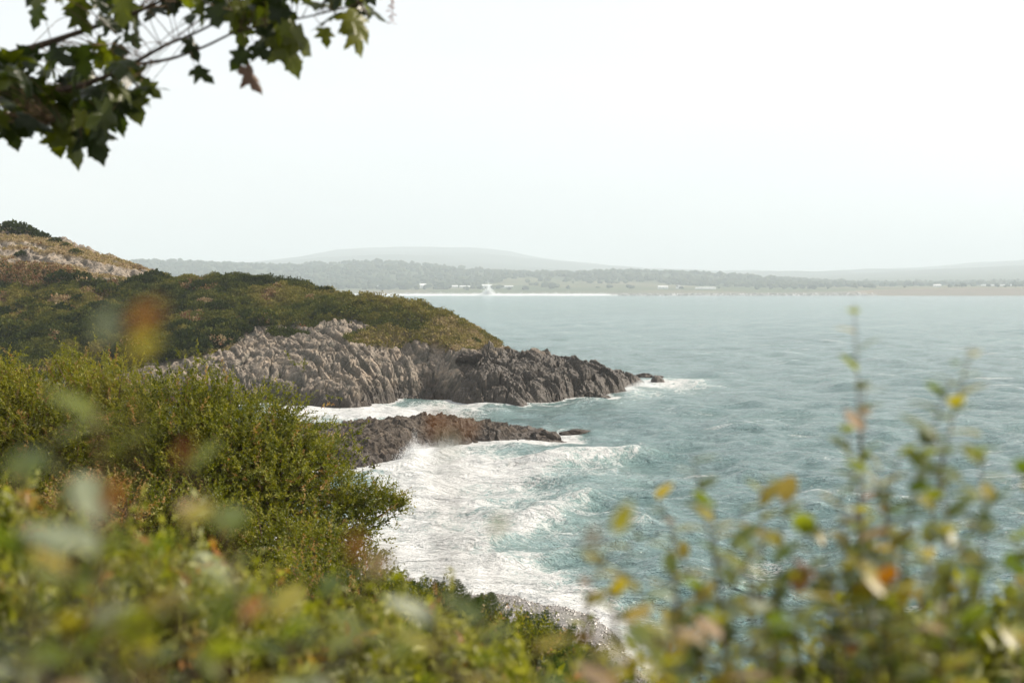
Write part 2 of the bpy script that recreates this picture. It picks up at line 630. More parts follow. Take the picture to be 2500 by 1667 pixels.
# ------------------------------------------------------------------ low rock ledge in front of the headland
lp = [P(640, 1030, 150), P(740, 1030, 150), P(820, 1034, 152), P(900, 1024, 156), P(1000, 1021, 160), P(1100, 1017, 164), P(1200, 1036, 167), P(1300, 1050, 169.5), P(1350, 1062, 170),
      P(640, 1080, 140), P(800, 1070, 146), P(900, 1060, 149), P(1000, 1058, 154), P(1090, 1050, 160), P(960, 1095, 146), P(860, 1100, 143)]
for a in [(600, 1150), (760, 1150), (880, 1142), (960, 1140), (1010, 1118), (1050, 1092), (1120, 1082), (1200, 1078), (1290, 1074), (1340, 1077)]:
    p = sea_at(*a)
    lp.append(p * np.array([1 - 0.4 / p[1], 1 - 0.4 / p[1], 0]) + np.array([0, 0, -0.1]))
    k = 1 - 5 / p[1]
    lp.append(np.array([p[0] * k, p[1] * k, -2.2]))
for a, dd in [((640, 1030), 166), ((820, 1030), 169), ((1000, 1018), 174), ((1100, 1013), 176), ((1200, 1035), 176), ((1300, 1050), 176), ((1350, 1060), 175)]:
    q = P(a[0], a[1], dd)
    lp.append(np.array([q[0], dd, -0.6]))
    lp.append(np.array([q[0], dd + 8, -3.0]))
q = sea_at(1360, 1066)
lp.append(np.array([q[0] + 0.5, q[1], -0.4]))
lp.append(np.array([q[0] + 6, q[1] + 1, -3.0]))
ledge_base = TPS(lp, 0.005)
lx, ly = np.arange(-34, 14, 0.13), np.arange(130, 184, 0.15)
LX, LY = np.meshgrid(lx, ly)
x, y = LX.ravel(), LY.ravel()
z = ledge_base(x, y)
z = np.where(z > 0, np.minimum(z, 3.0) ** 0.8, z)
wx = x + (fbm(x * 0.3, y * 0.3, 3, 105) - 0.5) * 3
wy = y + (fbm(x * 0.3, y * 0.3, 3, 106) - 0.5) * 3
f1, e1 = facets(wx / 3.4, wy / 2.6, 111, 1.1)
f2, e2 = facets(wx / 1.3, wy / 1.2, 121, 1.4)
f3, e3 = facets(wx / 0.5, wy / 0.5, 131, 1.4)
bub = np.abs(vnoise(wx * 0.5, wy * 0.6, 141) - 0.5) * 1.6 + np.abs(vnoise(x * 1.3, y * 1.3, 142) - 0.5) * 0.8
d_ = (f1 - 0.5) * 0.5 + (f2 - 0.5) * 0.28 + (f3 - 0.5) * 0.10 + (0.5 - bub) * 0.95 + (fbm(x * 2.2, y * 2.2, 4, 150) - 0.5) * 0.45
d_ -= 0.45 * sstep(0.14, 0.02, e1) + 0.22 * sstep(0.18, 0.02, e2)
w = sstep(-2.4, 0.4, z) * (0.35 + 0.65 * sstep(6.5, -4, x))
zz = z + d_ * w
vx, vy = x + (f2 - 0.5) * 0.5 * w, y + ((f1 - 0.5) * 0.8 + (f2 - 0.5) * 0.4) * w
keep_z = zz.reshape(LX.shape)
LG = dict(z=keep_z)
link('rock_ledge', mesh_np('rock_ledge', np.stack([vx, vy, zz], 1), grid_faces(len(lx), len(ly)), M['ledge'], {'crack': 0 * x}),
     label='long low dark rock ledge lying in the surf in front of the headland', cat='rock')

# ------------------------------------------------------------------ near shore: cliff slope and shingle beach
EDGE = (np.array([-5.0, 4, 8, 12, 18, 26, 34, 45, 60, 75]), np.array([1.3, 1.3, 1.15, 0.5, -1.1, -3.2, -5.3, -8.5, -14.0, -19.0]))


def slope_height(x, y):
    plateau = H - 1.45 - 0.145 * np.maximum(y, 0) - 0.0012 * np.maximum(y - 10, 0) ** 2 - 0.05 * np.maximum(-x - 2, 0) * 0
    r = x - np.interp(y, *EDGE)
    z_ = plateau - 1.7 * np.logaddexp(0, r * 3) / 3 - 1.2 * np.maximum(y - 46, 0)
    # shoulder of land round the left side of the cove
    land = 7.6 - 0.022 * np.maximum(y - 50, 0) - 0.9 * np.logaddexp(0, (x + 0.25 * y + 5) * 0.8) / 0.8
    return np.maximum(np.maximum(z_, np.where(y > 30, land, -4.0)), -4.0)


SHORE = [sea_at(*a) for a in [(560, 1290), (800, 1350), (930, 1400), (1000, 1425), (1100, 1470), (1200, 1455), (1300, 1470), (1400, 1495), (1480, 1540), (1560, 1620), (1700, 1760), (1900, 2100)]]
shx = np.array([p[0] for p in SHORE])
shy = np.array([p[1] for p in SHORE])


def beach_height(x, y):
    yy = np.interp(x, shx, shy)
    d_ = (yy - y) * 0.85
    return np.where(d_ > 0, d_ * 0.10, d_ * 0.09) + (fbm(x * 0.3, y * 0.3, 3, 201) - 0.5) * 0.35


sx, sy = axis([(-110, -42, 1.2), (-42, 26, 0.4)]), axis([(-8, 78, 0.4), (78, 212, 1.5)])
SX, SY = np.meshgrid(sx, sy)
x, y = SX.ravel(), SY.ravel()
z = slope_height(x, y) + (fbm(x * 0.4, y * 0.4, 4, 210) - 0.5) * 0.5
t = NT('cliff_turf')
n1 = t.noise(1.5, 6, 0.65)
n2 = t.noise(9, 5, 0.7)
c = t.ramp(n1, [(0.3, (0.028, 0.034, 0.012)), (0.5, (0.055, 0.06, 0.02)), (0.7, (0.09, 0.07, 0.035))])
M['turf'] = t.done(t.principled(c, 0.95, 0.1, t.bump(n2, 0.8, 0.05)))
link('cliff_slope', mesh_np('cliff_slope', np.stack([x, y, z], 1), grid_faces(len(sx), len(sy)), M['turf'], smooth=True), kind='structure',
     label='scrub covered slope below the viewer dropping to the beach')

t = NT('shingle')
vo = t.n('ShaderNodeTexVoronoi')
vo.inputs['Scale'].default_value = 7.0
t.l(t.pos(), vo.inputs['Vector'])
n1 = t.noise(0.8, 5, 0.6)
sep = t.n('ShaderNodeSeparateColor')
t.l(vo.outputs['Color'], sep.inputs[0])
c = t.ramp(sep.outputs[0], [(0.0, (0.03, 0.025, 0.02)), (0.5, (0.09, 0.077, 0.064)), (0.9, (0.22, 0.20, 0.185))])
c = t.mix(t.maprange(n1, 0.45, 0.6), c, (0.12, 0.105, 0.09))
M['shingle'] = t.done(t.principled(c, 0.45, 0.5, t.bump(vo.outputs['Distance'], -0.8, 0.06)))
bx_, by_ = np.arange(-30, 18, 0.3), np.arange(44, 130, 0.4)
BX, BY = np.meshgrid(bx_, by_)
x, y = BX.ravel(), BY.ravel()
z = beach_height(x, y)
link('beach', mesh_np('beach', np.stack([x, y, z], 1), grid_faces(len(bx_), len(by_)), M['shingle'], smooth=True), kind='structure',
     label='wet grey shingle beach at the foot of the slope')

pg = np.random.default_rng(55)
N = 9000
x = pg.uniform(-12, 11, N)
y = np.interp(x, shx, shy) + 2.5 - np.abs(pg.normal(0, 7, N))
zb = beach_height(x, y)
s_ = 0.025 + 0.07 * pg.random(N) ** 3
oct_v = np.array([(1, 0, 0), (-1, 0, 0), (0, 1, 0), (0, -1, 0), (0, 0, 0.7), (0, 0, -0.5)], float)
oct_f = np.array([(0, 2, 4), (2, 1, 4), (1, 3, 4), (3, 0, 4), (2, 0, 5), (1, 2, 5), (3, 1, 5), (0, 3, 5)])
pv_ = oct_v[None] * s_[:, None, None] * pg.uniform(0.6, 1.4, (N, 1, 3)) + np.stack([x, y, zb + s_ * 0.25], 1)[:, None, :]
pf_ = (oct_f[None] + (np.arange(N) * 6)[:, None, None]).reshape(-1, 3)
M['pebble'] = leaf_mat('pebble_stone', [(0.0, (0.03, 0.025, 0.02)), (0.4, (0.14, 0.125, 0.11)), (0.75, (0.30, 0.28, 0.26)), (1.0, (0.45, 0.43, 0.41))], 0.0, rough=0.4, spec=0.4)
link('pebbles', mesh_np('pebbles', pv_.reshape(-1, 3), pf_, M['pebble'], {'var': np.repeat(pg.random(N), 6)}), kind='stuff', label='loose wet pebbles strewn over the shingle beach')

# ------------------------------------------------------------------ sea
ang = np.radians(np.concatenate([np.linspace(-60, -15, 24, endpoint=False), np.linspace(-15, 25, 660), np.linspace(25, 60, 20)[1:]]))
NR = 700
rad = np.exp(np.linspace(math.log(46), math.log(4750), NR))
A, R = np.meshgrid(ang, rad)
x, y = (R * np.sin(A)).ravel(), (R * np.cos(A)).ravel()
r = R.ravel()
sp_r = r * (math.log(4750 / 46) / NR)
depth_h = np.where((x > gx[0]) & (x < gx[-1]) & (y > gy[0]) & (y < gy[-1]), 0, 1)
bh = np.full(x.shape, -20.0)
m_ = depth_h == 0
bh[m_] = hg('z', x[m_], y[m_])
bl = np.full(x.shape, -20.0)
m_ = (x > lx[0]) & (x < lx[-1]) & (y > ly[0]) & (y < ly[-1])
ii = np.clip(((x[m_] - lx[0]) / 0.13).astype(int), 0, len(lx) - 1)
jj = np.clip(((y[m_] - ly[0]) / 0.15).astype(int), 0, len(ly) - 1)
bl[m_] = np.minimum(LG['z'][jj, ii], 3)
bb = np.where(y < 140, beach_height(x, y), -20.0)
bottom = np.maximum(np.maximum(bh, bl), bb)
wz = np.zeros_like(x)
dxs = np.zeros_like(x)
dys = np.zeros_like(x)
wr = np.random.default_rng(3)
for i in range(64):
    lam = 0.7 * (22 / 0.7) ** (i / 63.0)
    th = math.radians(200 + wr.normal(0, 42))          # running in from the right, slightly towards the viewer
    amp_ = 0.0205 * lam ** 0.50 * wr.uniform(0.5, 1.4)
    kx, ky = 2 * math.pi / lam * math.cos(th), 2 * math.pi / lam * math.sin(th)
    ph = wr.uniform(0, 6.28)
    att = sstep(2.2, 4.5, lam / sp_r)
    arg = kx * x + ky * y + ph
    wz += amp_ * att * np.cos(arg)
    dxs -= amp_ * att * math.cos(th) * np.sin(arg) * 0.9
    dys -= amp_ * att * math.sin(th) * np.sin(arg) * 0.9
gust = fbm(x * 0.02, y * 0.02, 3, 61)
wz *= 0.7 + 0.6 * gust
# steep shoaling waves in the cove
def wave_bump(px1, py1, px2, py2, hgt, wid):
    a, b = sea_at(px1, py1)[:2], sea_at(px2, py2)[:2]
    ab = b - a
    L2 = ab @ ab
    tt = np.clip(((x - a[0]) * ab[0] + (y - a[1]) * ab[1]) / L2, 0, 1)
    dx_, dy_ = x - (a[0] + tt * ab[0]), y - (a[1] + tt * ab[1])
    dd = np.sqrt(dx_ ** 2 + dy_ ** 2)
    side = (dx_ * ab[1] - dy_ * ab[0]) / math.sqrt(L2)
    w_ = wid * np.where(side > 0, 1.0, 1.7)
    return hgt * np.exp(-(dd / w_) ** 2) * (0.75 + 0.5 * fbm(x * 0.4, y * 0.4, 3, 71))


crest = wave_bump(985, 1138, 1110, 1104, 0.7, 1.1) + wave_bump(1330, 1130, 1560, 1120, 1.0, 2.2) + wave_bump(1180, 1330, 1420, 1235, 0.7, 1.8) + wave_bump(1250, 1215, 1560, 1210, 0.45, 2.4) \
    + wave_bump(1230, 1372, 1440, 1345, 0.6, 1.4) + wave_bump(1300, 1462, 1440, 1490, 0.4, 0.7) + wave_bump(1000, 1290, 1200, 1270, 0.3, 2.0)
wz += crest * 1.25
shal = sstep(-2.6, -0.2, bottom)
wz *= 1 - 0.55 * shal


def blob(px, py, wpx, hpx, k):
    c_ = sea_at(px, py)
    sxw = wpx / F * c_[1]
    syw = abs(sea_at(px, py - hpx)[1] - sea_at(px, py + hpx)[1]) / 2
    return k * np.exp(-(((x - c_[0]) / sxw) ** 2 + ((y - c_[1]) / syw) ** 2))


foam = 0.95 * sstep(-1.9, -0.3, bh) + 0.95 * sstep(-1.9, -0.2, bl) * (y < 172) + 0.45 * sstep(-1.9, -0.2, bl) + 0.85 * sstep(-1.15, -0.1, bb)
for b_ in [(960, 1008, 260, 26, 1.0), (760, 1000, 170, 28, 0.8), (1120, 985, 90, 14, 0.5), (1650, 935, 110, 20, 0.85), (1560, 965, 90, 14, 0.55), (1450, 985, 120, 12, 0.4), (1100, 1130, 230, 50, 0.95),
           (1010, 1230, 190, 80, 1.0), (1040, 1350, 190, 60, 0.85), (1250, 1150, 230, 34, 0.55), (1480, 1120, 110, 26, 0.42), (1550, 1170, 110, 22, 0.3), (1300, 1230, 220, 44, 0.42), (1330, 1300, 240, 40, 0.42),
           (1250, 1390, 190, 34, 0.45), (1380, 1490, 140, 40, 0.7), (1180, 1440, 160, 40, 0.6), (1260, 1082, 160, 12, 0.5), (1450, 1052, 90, 8, 0.45), (1560, 1350, 160, 30, 0.16), (1480, 1400, 120, 26, 0.2),
           (1560, 1500, 120, 60, 0.35), (1650, 1560, 120, 50, 0.3)]:
    foam += blob(*b_)
foam += 0.25 * sstep(0.25, 0.7, crest)
# breaking crests in open water
wc = sstep(0.30, 0.62, wz / (0.7 + 0.6 * gust)) * sstep(0.54, 0.68, fbm(x * 0.06, y * 0.05, 3, 81))
foam += 0.50 * wc * (r < 900)
# surf along the far shore
foam += 0.9 * sstep(3880, 4010, y) * (fbm(x * 0.012, y * 0.012, 3, 91) * 1.2 + 0.1)
foam = np.clip(foam, 0, 1.25)
verts = np.stack([x + dxs, y + dys, wz], 1)

t = NT('sea_water')
p = t.pos()
fo = t.attr('foam').outputs['Fac']
fa = t.noise(0.55, 7, 0.62, t.mapped((1.0, 0.55, 1.0), (0, 0, 0.3)), 0.9)
fbn = t.noise(2.6, 6, 0.65, None, 1.2)
fr = t.noise(0.9, 5, 0.6, t.mapped((1.0, 0.6, 1.0), (0, 0, -0.4)), 1.6)
lace = t.math('ABSOLUTE', t.math('SUBTRACT', fr, 0.5))
lace = t.maprange(lace, 0.0, 0.10, 1.0, 0.0)
v1 = t.math('ADD', fo, t.math('MULTIPLY', t.math('SUBTRACT', fa, 0.5), 1.5))
v1 = t.math('ADD', v1, t.math('MULTIPLY', t.math('SUBTRACT', fbn, 0.5), 0.8))
v1 = t.math('ADD', v1, t.math('MULTIPLY', t.math('MULTIPLY', lace, fo), 0.5))
fmask = t.maprange(v1, 0.52, 1.20)
fmask = t.math('MULTIPLY', fmask, t.maprange(fo, 0.02, 0.12))
# small scattered whitecaps
wc1 = t.noise(0.15, 4, 0.62, t.mapped((0.45, 1.0, 1.0), (0, 0, 0.35)))
wc2 = t.noise(0.012, 3, 0.5)
wcap = t.math('MULTIPLY', t.maprange(wc1, 0.615, 0.67), t.maprange(wc2, 0.30, 0.55))
wcap = t.math('MULTIPLY', wcap, t.maprange(fbn, 0.4, 0.6))
fmask = t.math('MAXIMUM', fmask, t.math('MULTIPLY', wcap, 0.8))
patch = t.noise(0.03, 4, 0.55, t.mapped((0.5, 1.0, 1.0)))
deep = t.ramp(patch, [(0.3, (0.092, 0.166, 0.168)), (0.7, (0.142, 0.232, 0.226))])
aer = t.mix(t.maprange(fo, 0.05, 0.9), deep, (0.27, 0.38, 0.365))
colr = t.mix(fmask, aer, t.ramp(t.math('ADD', t.math('MULTIPLY', fa, 0.6), t.math('MULTIPLY', fbn, 0.4)), [(0.36, (0.46, 0.475, 0.47)), (0.54, (0.64, 0.645, 0.64))]))
b1 = t.noise(1.1, 5, 0.62, t.mapped((0.7, 1.0, 1.0), (0, 0, 0.35)), 0.4)
b2 = t.noise(5.0, 4, 0.6, t.mapped((0.8, 1.0, 1.0), (0, 0, 0.2)), 0.3)
b0 = t.noise(0.22, 4, 0.6, t.mapped((0.6, 1.0, 1.0), (0, 0, 0.35)), 0.4)
nm = t.bump(b0, 1.0, 3.2)
nm = t.bump(b1, 1.0, 1.1, nm)
nm = t.bump(b2, 1.0, 0.18, nm)
nm = t.bump(t.math('MULTIPLY', fmask, fbn), 0.6, 0.25, nm)
rough = t.maprange(fmask, 0, 1, 0.11, 0.75)
spec = t.maprange(fmask, 0, 1, 0.5, 0.15)
pr = t.principled(colr, rough, spec, nm)
pr.inputs['IOR'].default_value = 1.333
M['sea'] = t.done(pr)
link('sea', mesh_np('sea', verts, grid_faces(len(ang), NR), M['sea'], {'foam': foam}, smooth=True), kind='structure', label='choppy turquoise sea with white surf round the rocks')
# ------------------------------------------------------------------ far shore
FS = H * F / (722 - HZ) / 2500.0          # the far waterline is seen at row 722
DROWS = np.array([2480, 2500, 2520, 2560, 2640, 2760, 2950, 3200, 3500, 3900, 4600, 6000, 9400, 11000, 12200])
KX = np.array([-900, 0, 400, 650, 800, 880, 1000, 1150, 1300, 1450, 1600, 1800, 2000, 2200, 2350, 2500, 3300])
ROWPY = {
    2480: None, 2500: None, 2520: None,
    2560: [716, 716, 716, 716, 715, 715, 715, 715, 715, 715, 714, 714, 714, 706, 704, 704, 704],
    2640: [708, 708, 709, 710, 710, 709, 709, 708, 708, 708, 708, 709, 709, 702, 701, 701, 701],
    2760: [704, 704, 705, 705, 704, 703, 702, 702, 701, 701, 702, 703, 704, 700, 699, 699, 699],
    2950: [690, 692, 694, 696, 696, 696, 696, 694, 690, 690, 695, 699, 701, 699, 698, 697, 696],
    3200: [664, 666, 668, 674, 676, 672, 674, 680, 680, 678, 685, 691, 697, 698, 697, 696, 695],
    3500: [640, 642, 644, 655, 658, 654, 654, 664, 672, 666, 666, 675, 691, 697, 696, 694, 692],
    3900: [638, 638, 640, 650, 648, 638, 643, 660, 672, 666, 665, 676, 689, 694, 693, 690, 688],
    4600: [655, 655, 658, 668, 668, 664, 668, 678, 684, 684, 684, 688, 688, 686, 682, 678, 670],
    6000: [650, 652, 655, 652, 646, 640, 640, 645, 655, 665, 672, 676, 672, 664, 656, 648, 640],
    9400: [650, 650, 648, 640, 614, 600, 599, 599, 620, 645, 658, 664, 660, 652, 645, 638, 632],
    11000: [660, 660, 660, 655, 640, 630, 630, 632, 645, 660, 670, 675, 675, 668, 660, 655, 650],
    12200: [705] * 17,
}
pxs = np.linspace(-900, 3300, 520)
prof = []
for d_ in DROWS:
    rowp = ROWPY[int(d_)]
    if rowp is None:
        prof.append(np.full(len(pxs), {2480: -3.0, 2500: 0.1, 2520: 2.2}[int(d_)]))
    else:
        s_ = np.interp(pxs, KX, rowp)
        s_ = np.convolve(np.pad(s_, 12, 'edge'), np.ones(25) / 25, 'valid')
        prof.append(H + (HZ - s_) / F * d_ * FS)
prof = np.array(prof)
dd = np.concatenate([np.linspace(2480, 2600, 26, endpoint=False), np.linspace(2600, 4000, 110, endpoint=False), np.linspace(4000, 12200, 120)])
Zf = np.stack([np.interp(dd, DROWS, prof[:, i]) for i in range(len(pxs))], 1)
Xf = (pxs[None, :] - 1250) / F * dd[:, None]
Yf = np.repeat(dd[:, None], len(pxs), 1)       # rows in units of FS metres
Zf = Zf + (fbm(Xf * 0.006, Yf * 0.006, 4, 301) - 0.5) * np.clip((Yf - 2560) / 300, 0, 1) * 9
Zf = Zf + (fbm(Xf * 0.0016, Yf * 0.0012, 4, 302) - 0.5) * np.clip((Yf - 5600) / 1500, 0, 1) * 90
PX2 = np.repeat(pxs[None, :], len(dd), 0)


def wood_mask(px, d, xw, yw):
    """where the far land is wooded"""
    n = fbm(xw * 0.004, yw * 0.006, 4, 311)
    lim = np.interp(px, [-900, 300, 700, 900, 1150, 1250, 1500, 1650, 1800, 2000, 2200, 2500, 3300], [2860, 2880, 2800, 2770, 2790, 3120, 3180, 2950, 2850, 2900, 3150, 3250, 3400])
    w_ = np.maximum(sstep(-60, 60, d - lim + (n - 0.5) * 420), 0.5 * sstep(0.57, 0.62, n) * (d > 2660))
    return w_ * (d < 5200)


fx_, fy_ = Xf / 150.0 + 0.35 * Yf / 150, Yf / 110.0 + 0.15 * Xf / 150
fh, fe = facets(fx_, fy_, 321, 0.0)
wood = wood_mask(PX2, Yf, Xf, Yf)
pal = np.array([[0.070, 0.085, 0.035], [0.105, 0.10, 0.05], [0.050, 0.068, 0.028], [0.085, 0.088, 0.042], [0.125, 0.11, 0.062]])
cf = pal[np.clip((fh * 5).astype(int), 0, 4)]
cf = cf * (0.85 + 0.3 * fbm(Xf * 0.02, Yf * 0.02, 3, 331))[..., None]
hedge = sstep(0.05, 0.02, fe)[..., None]
cf = cf * (1 - hedge) + np.array([0.035, 0.045, 0.02]) * hedge
cf = cf * (1 - wood[..., None]) + np.array([0.035, 0.048, 0.02]) * wood[..., None]
farm = sstep(4800, 5600, Yf)[..., None]
cf = cf * (1 - farm) + np.array([0.045, 0.055, 0.040]) * farm
bch = (sstep(2572, 2552, Yf) * (PX2 < 2130))[..., None]
cf = cf * (1 - bch) + np.array([0.15, 0.135, 0.12]) * bch
clf = (sstep(2566, 2556, Yf) * (PX2 >= 2130))[..., None]
cf = cf * (1 - clf) + np.array([0.15, 0.115, 0.085]) * clf
sandy = (sstep(2590, 2570, Yf) * sstep(2050, 2120, PX2))[..., None] * (1 - clf)
cf = cf * (1 - sandy) + np.array([0.20, 0.145, 0.095]) * sandy
t = NT('far_land')
c = t.attr('col').outputs['Color']
n1 = t.noise(0.03, 5, 0.6)
c = t.mix(t.maprange(n1, 0.3, 0.7, 0.0, 0.35), c, (0.06, 0.07, 0.03))
M['far_land'] = t.done(t.principled(c, 0.95, 0.1))
link('far_coast', mesh_np('far_coast', np.stack([Xf * FS, Yf * FS, Zf], 2).reshape(-1, 3), grid_faces(len(pxs), len(dd)), M['far_land'], color=cf.reshape(-1, 3), smooth=True),
     kind='structure', label='low farmed coast with hills across the bay')


def far_ground(px, d):
    i = np.clip(np.searchsorted(dd, d), 0, len(dd) - 1)
    j = np.clip(np.searchsorted(pxs, px), 0, len(pxs) - 1)
    return (px - 1250) / F * d * FS, Zf[i, j]


def ico(sub=1):
    import bmesh
    bm = bmesh.new()
    bmesh.ops.create_icosphere(bm, subdivisions=sub, radius=1.0)
    v_ = np.array([list(q.co) for q in bm.verts])
    f_ = np.array([[q.index for q in fa_.verts] for fa_ in bm.faces])
    bm.free()
    return v_, f_


IV1, IF1 = ico(1)
IV2, IF2 = ico(2)
IV3, IF3 = ico(3)


def lump(v_, seed, k=0.5):
    rr = np.random.default_rng(seed)
    o_ = rr.uniform(-9, 9, 3)
    n_ = vnoise(v_[:, 0] * 1.6 + o_[0] + v_[:, 2] * 0.7, v_[:, 1] * 1.6 + o_[1] - v_[:, 2] * 1.1, seed) + 0.6 * vnoise(v_[:, 0] * 3.7 + o_[2] - v_[:, 2] * 2, v_[:, 1] * 3.7 + v_[:, 2] * 2.3, seed + 1)
    return v_ * (1 + k * (n_ - 0.8))[:, None]


M['far_leaf'] = leaf_mat('far_foliage', [(0.0, (0.020, 0.030, 0.014)), (0.5, (0.036, 0.048, 0.020)), (1.0, (0.062, 0.068, 0.030))], 0.0, rough=0.9, spec=0.1)
fr_ = np.random.default_rng(12)
tv, tf, tvar, off = [], [], [], 0
lumps = [lump(IV1, 400 + i, 0.8) for i in range(8)]
cnt = 0
while cnt < 3200:
    px = fr_.uniform(250, 2560)
    d_ = 2640 + (3950 - 2640) * fr_.random() ** 1.4
    xw = (px - 1250) / F * d_
    if fr_.random() > wood_mask(np.array([px]), np.array([d_]), np.array([xw]), np.array([d_]))[0]:
        continue
    gxw, gz = far_ground(px, d_)
    s_ = fr_.uniform(3.5, 8.5)
    v_ = lumps[cnt % 8] * np.array([s_ * fr_.uniform(0.9, 1.5), s_, s_ * fr_.uniform(0.8, 1.2)]) * 1.4 + np.array([gxw, d_ * FS, gz + s_ * 0.7])
    tv.append(v_)
    tf.append(IF1 + off)
    tvar.append(np.full(len(v_), fr_.random()))
    off += len(v_)
    cnt += 1
link('woodland', mesh_np('woodland', np.vstack(tv), np.vstack(tf), M['far_leaf'], {'var': np.concatenate(tvar)}), kind='stuff',
     label='hazy belt of woodland behind the fields across the bay')

# hedgerow trees one can tell apart
crown_me = [mesh_np('crown', lump(IV2, 450 + i, 0.75) * np.array([1.15, 1.0, 0.9]), IF2, M['far_leaf'], {'var': np.full(len(IV2), 0.1 + 0.2 * i)}) for i in range(4)]
tr_v, tr_f = tube_np([(0, 0, -0.3), (0.1, 0, 1.6), (0, 0.1, 3.5)], [0.35, 0.28, 0.2], 6)
trunk_me = mesh_np('trunk', tr_v, tr_f, M['bark'])
ht = [(row, px) for row, a, b, n in ((2700, 1060, 1560, 16), (2745, 700, 1000, 12), (2960, 1230, 1760, 18), (3120, 1200, 1700, 14), (2690, 1640, 2130, 14), (2640, 2180, 2480, 10), (2650, 960, 1400, 8)) for px in fr_.uniform(a, b, n)]
for i, (d_, px) in enumerate(ht):
    d_ = d_ + fr_.normal(0, 8)
    gxw, gz = far_ground(px, d_)
    s_ = fr_.uniform(3.2, 7.2)
    tree = link('hedgerow_tree', None, label='small hazy hedgerow tree standing among the fields across the bay', cat='tree', group='hedgerow trees across the bay', loc=(gxw, d_ * FS, gz))
    link('trunk', trunk_me, tree).scale = (1, 1, s_ * 0.22)
    cr = link('crown', crown_me[i % 4], tree, loc=(0, 0, s_ * 0.95))
    cr.scale = (s_ * fr_.uniform(1.0, 2.6), s_, s_ * fr_.uniform(0.7, 1.1))
    cr.rotation_euler.z = fr_.uniform(0, 6)

# white houses and sheds
t = NT('white_render')
M['white'] = t.done(t.principled(t.ramp(t.noise(0.5), [(0.3, (0.72, 0.71, 0.68)), (0.7, (0.82, 0.81, 0.79))]), 0.8, 0.2))
t = NT('slate_roof')
M['slate'] = t.done(t.principled(t.ramp(t.noise(1.2), [(0.3, (0.12, 0.12, 0.13)), (0.7, (0.2, 0.2, 0.21))]), 0.7, 0.3))
t = NT('pale_roof')
M['pale_roof'] = t.done(t.principled(t.ramp(t.noise(0.4), [(0.3, (0.6, 0.6, 0.6)), (0.7, (0.75, 0.75, 0.74))]), 0.6, 0.3))
t = NT('window_glass')
M['glass'] = t.done(t.principled(t.ramp(t.noise(0.7), [(0.3, (0.02, 0.025, 0.03)), (0.7, (0.05, 0.06, 0.065))]), 0.12, 0.5))


def box(x0, x1, y0, y1, z0, z1):
    v_ = np.array([(a, b, c_) for c_ in (z0, z1) for b in (y0, y1) for a in (x0, x1)], float)
    f_ = np.array([(0, 2, 3, 1), (4, 5, 7, 6), (0, 1, 5, 4), (2, 6, 7, 3), (0, 4, 6, 2), (1, 3, 7, 5)])
    return v_, f_


def house(px, d_, w_, dep, h_, rh, label, roof='slate', nwin=3, rz=0.0, name='house', chimney=False):
    gxw, gz = far_ground(px, d_)
    w_, dep, h_, rh = w_ * FS, dep * 1.3, h_ * 1.35, rh * 1.35
    o = link(name, None, label=label, cat='house' if name == 'house' else 'shed', group='white buildings across the bay', loc=(gxw, d_ * FS, gz + 0.5))
    o.rotation_euler.z = rz
    v_, f_ = box(-w_ / 2, w_ / 2, -dep / 2, dep / 2, -2.5, h_)
    link('wall', mesh_np('wall', v_, f_, M['white']), o)
    e_ = 0.4
    v_ = np.array([(-w_ / 2 - e_, -dep / 2 - e_, h_ + .02), (w_ / 2 + e_, -dep / 2 - e_, h_ + .02), (w_ / 2 + e_, dep / 2 + e_, h_ + .02), (-w_ / 2 - e_, dep / 2 + e_, h_ + .02),
                   (-w_ / 2 - e_, 0, h_ + rh), (w_ / 2 + e_, 0, h_ + rh)])
    ro = bpy.data.meshes.new('roof')
    ro.from_pydata(v_.tolist(), [], [(0, 1, 5, 4), (2, 3, 4, 5), (0, 4, 3), (1, 2, 5), (3, 2, 1, 0)])
    ro.materials.append(M[roof])
    rof = link('roof', ro, o)
    if chimney:
        v_, f_ = box(-w_ * .42, -w_ * .32, -0.5, 0.5, h_ + rh * .6, h_ + rh + 1.0)
        link('chimney', mesh_np('chimney', v_, f_, M['white']), rof)
    for i in range(nwin):
        cx = -w_ / 2 + w_ * (i + 0.5) / nwin
        v_, f_ = box(cx - 0.7, cx + 0.7, -dep / 2 - 0.06, -dep / 2 + 0.1, h_ * 0.35, h_ * 0.75)
        link('window', mesh_np('window', v_, f_, M['glass']), o)
    return o


house(1033, 2745, 14, 9, 5.0, 4.0, 'small white gabled house alone at the left end of the far buildings', 'pale_roof', 3, 0.5, chimney=True)
house(922, 2760, 9, 6, 2.6, 1.2, 'tiny white cabin farthest left above the far shore', 'pale_roof', 2, 0.2, 'cabin')
house(1107, 2740, 17, 8, 3.4, 2.2, 'left one of the pair of low white sheds by the gabled house', 'pale_roof', 3, 0.1, 'shed')
house(1135, 2738, 20, 9, 3.0, 1.6, 'right one of the pair of low white sheds by the gabled house', 'pale_roof', 4, -0.1, 'shed')
house(1190, 2738, 27, 10, 5.0, 2.4, 'large white two storey building left of the long white row', 'pale_roof', 5, 0.05, chimney=True)
house(1233, 2744, 32, 7, 2.8, 1.4, 'long low white row building in the middle of the far shore', 'pale_roof', 6, 0.0, 'shed')
house(1078, 2752, 8, 7, 3, 2.2, 'small slate roofed cottage between gabled house and pair of sheds', 'slate', 2, 0.3)
house(1618, 2700, 19, 8, 4.2, 2.2, 'white farmhouse right of the big pale fields', 'pale_roof', 3, 0.1, chimney=True)
house(1656, 2706, 9, 7, 4.2, 3.4, 'steep gabled white cottage right of the white farmhouse', 'slate', 2, 0.9)
house(1722, 2690, 38, 8, 2.6, 1.2, 'very long low grey white barn above the rocky far shore', 'pale_roof', 5, 0.0, 'shed')
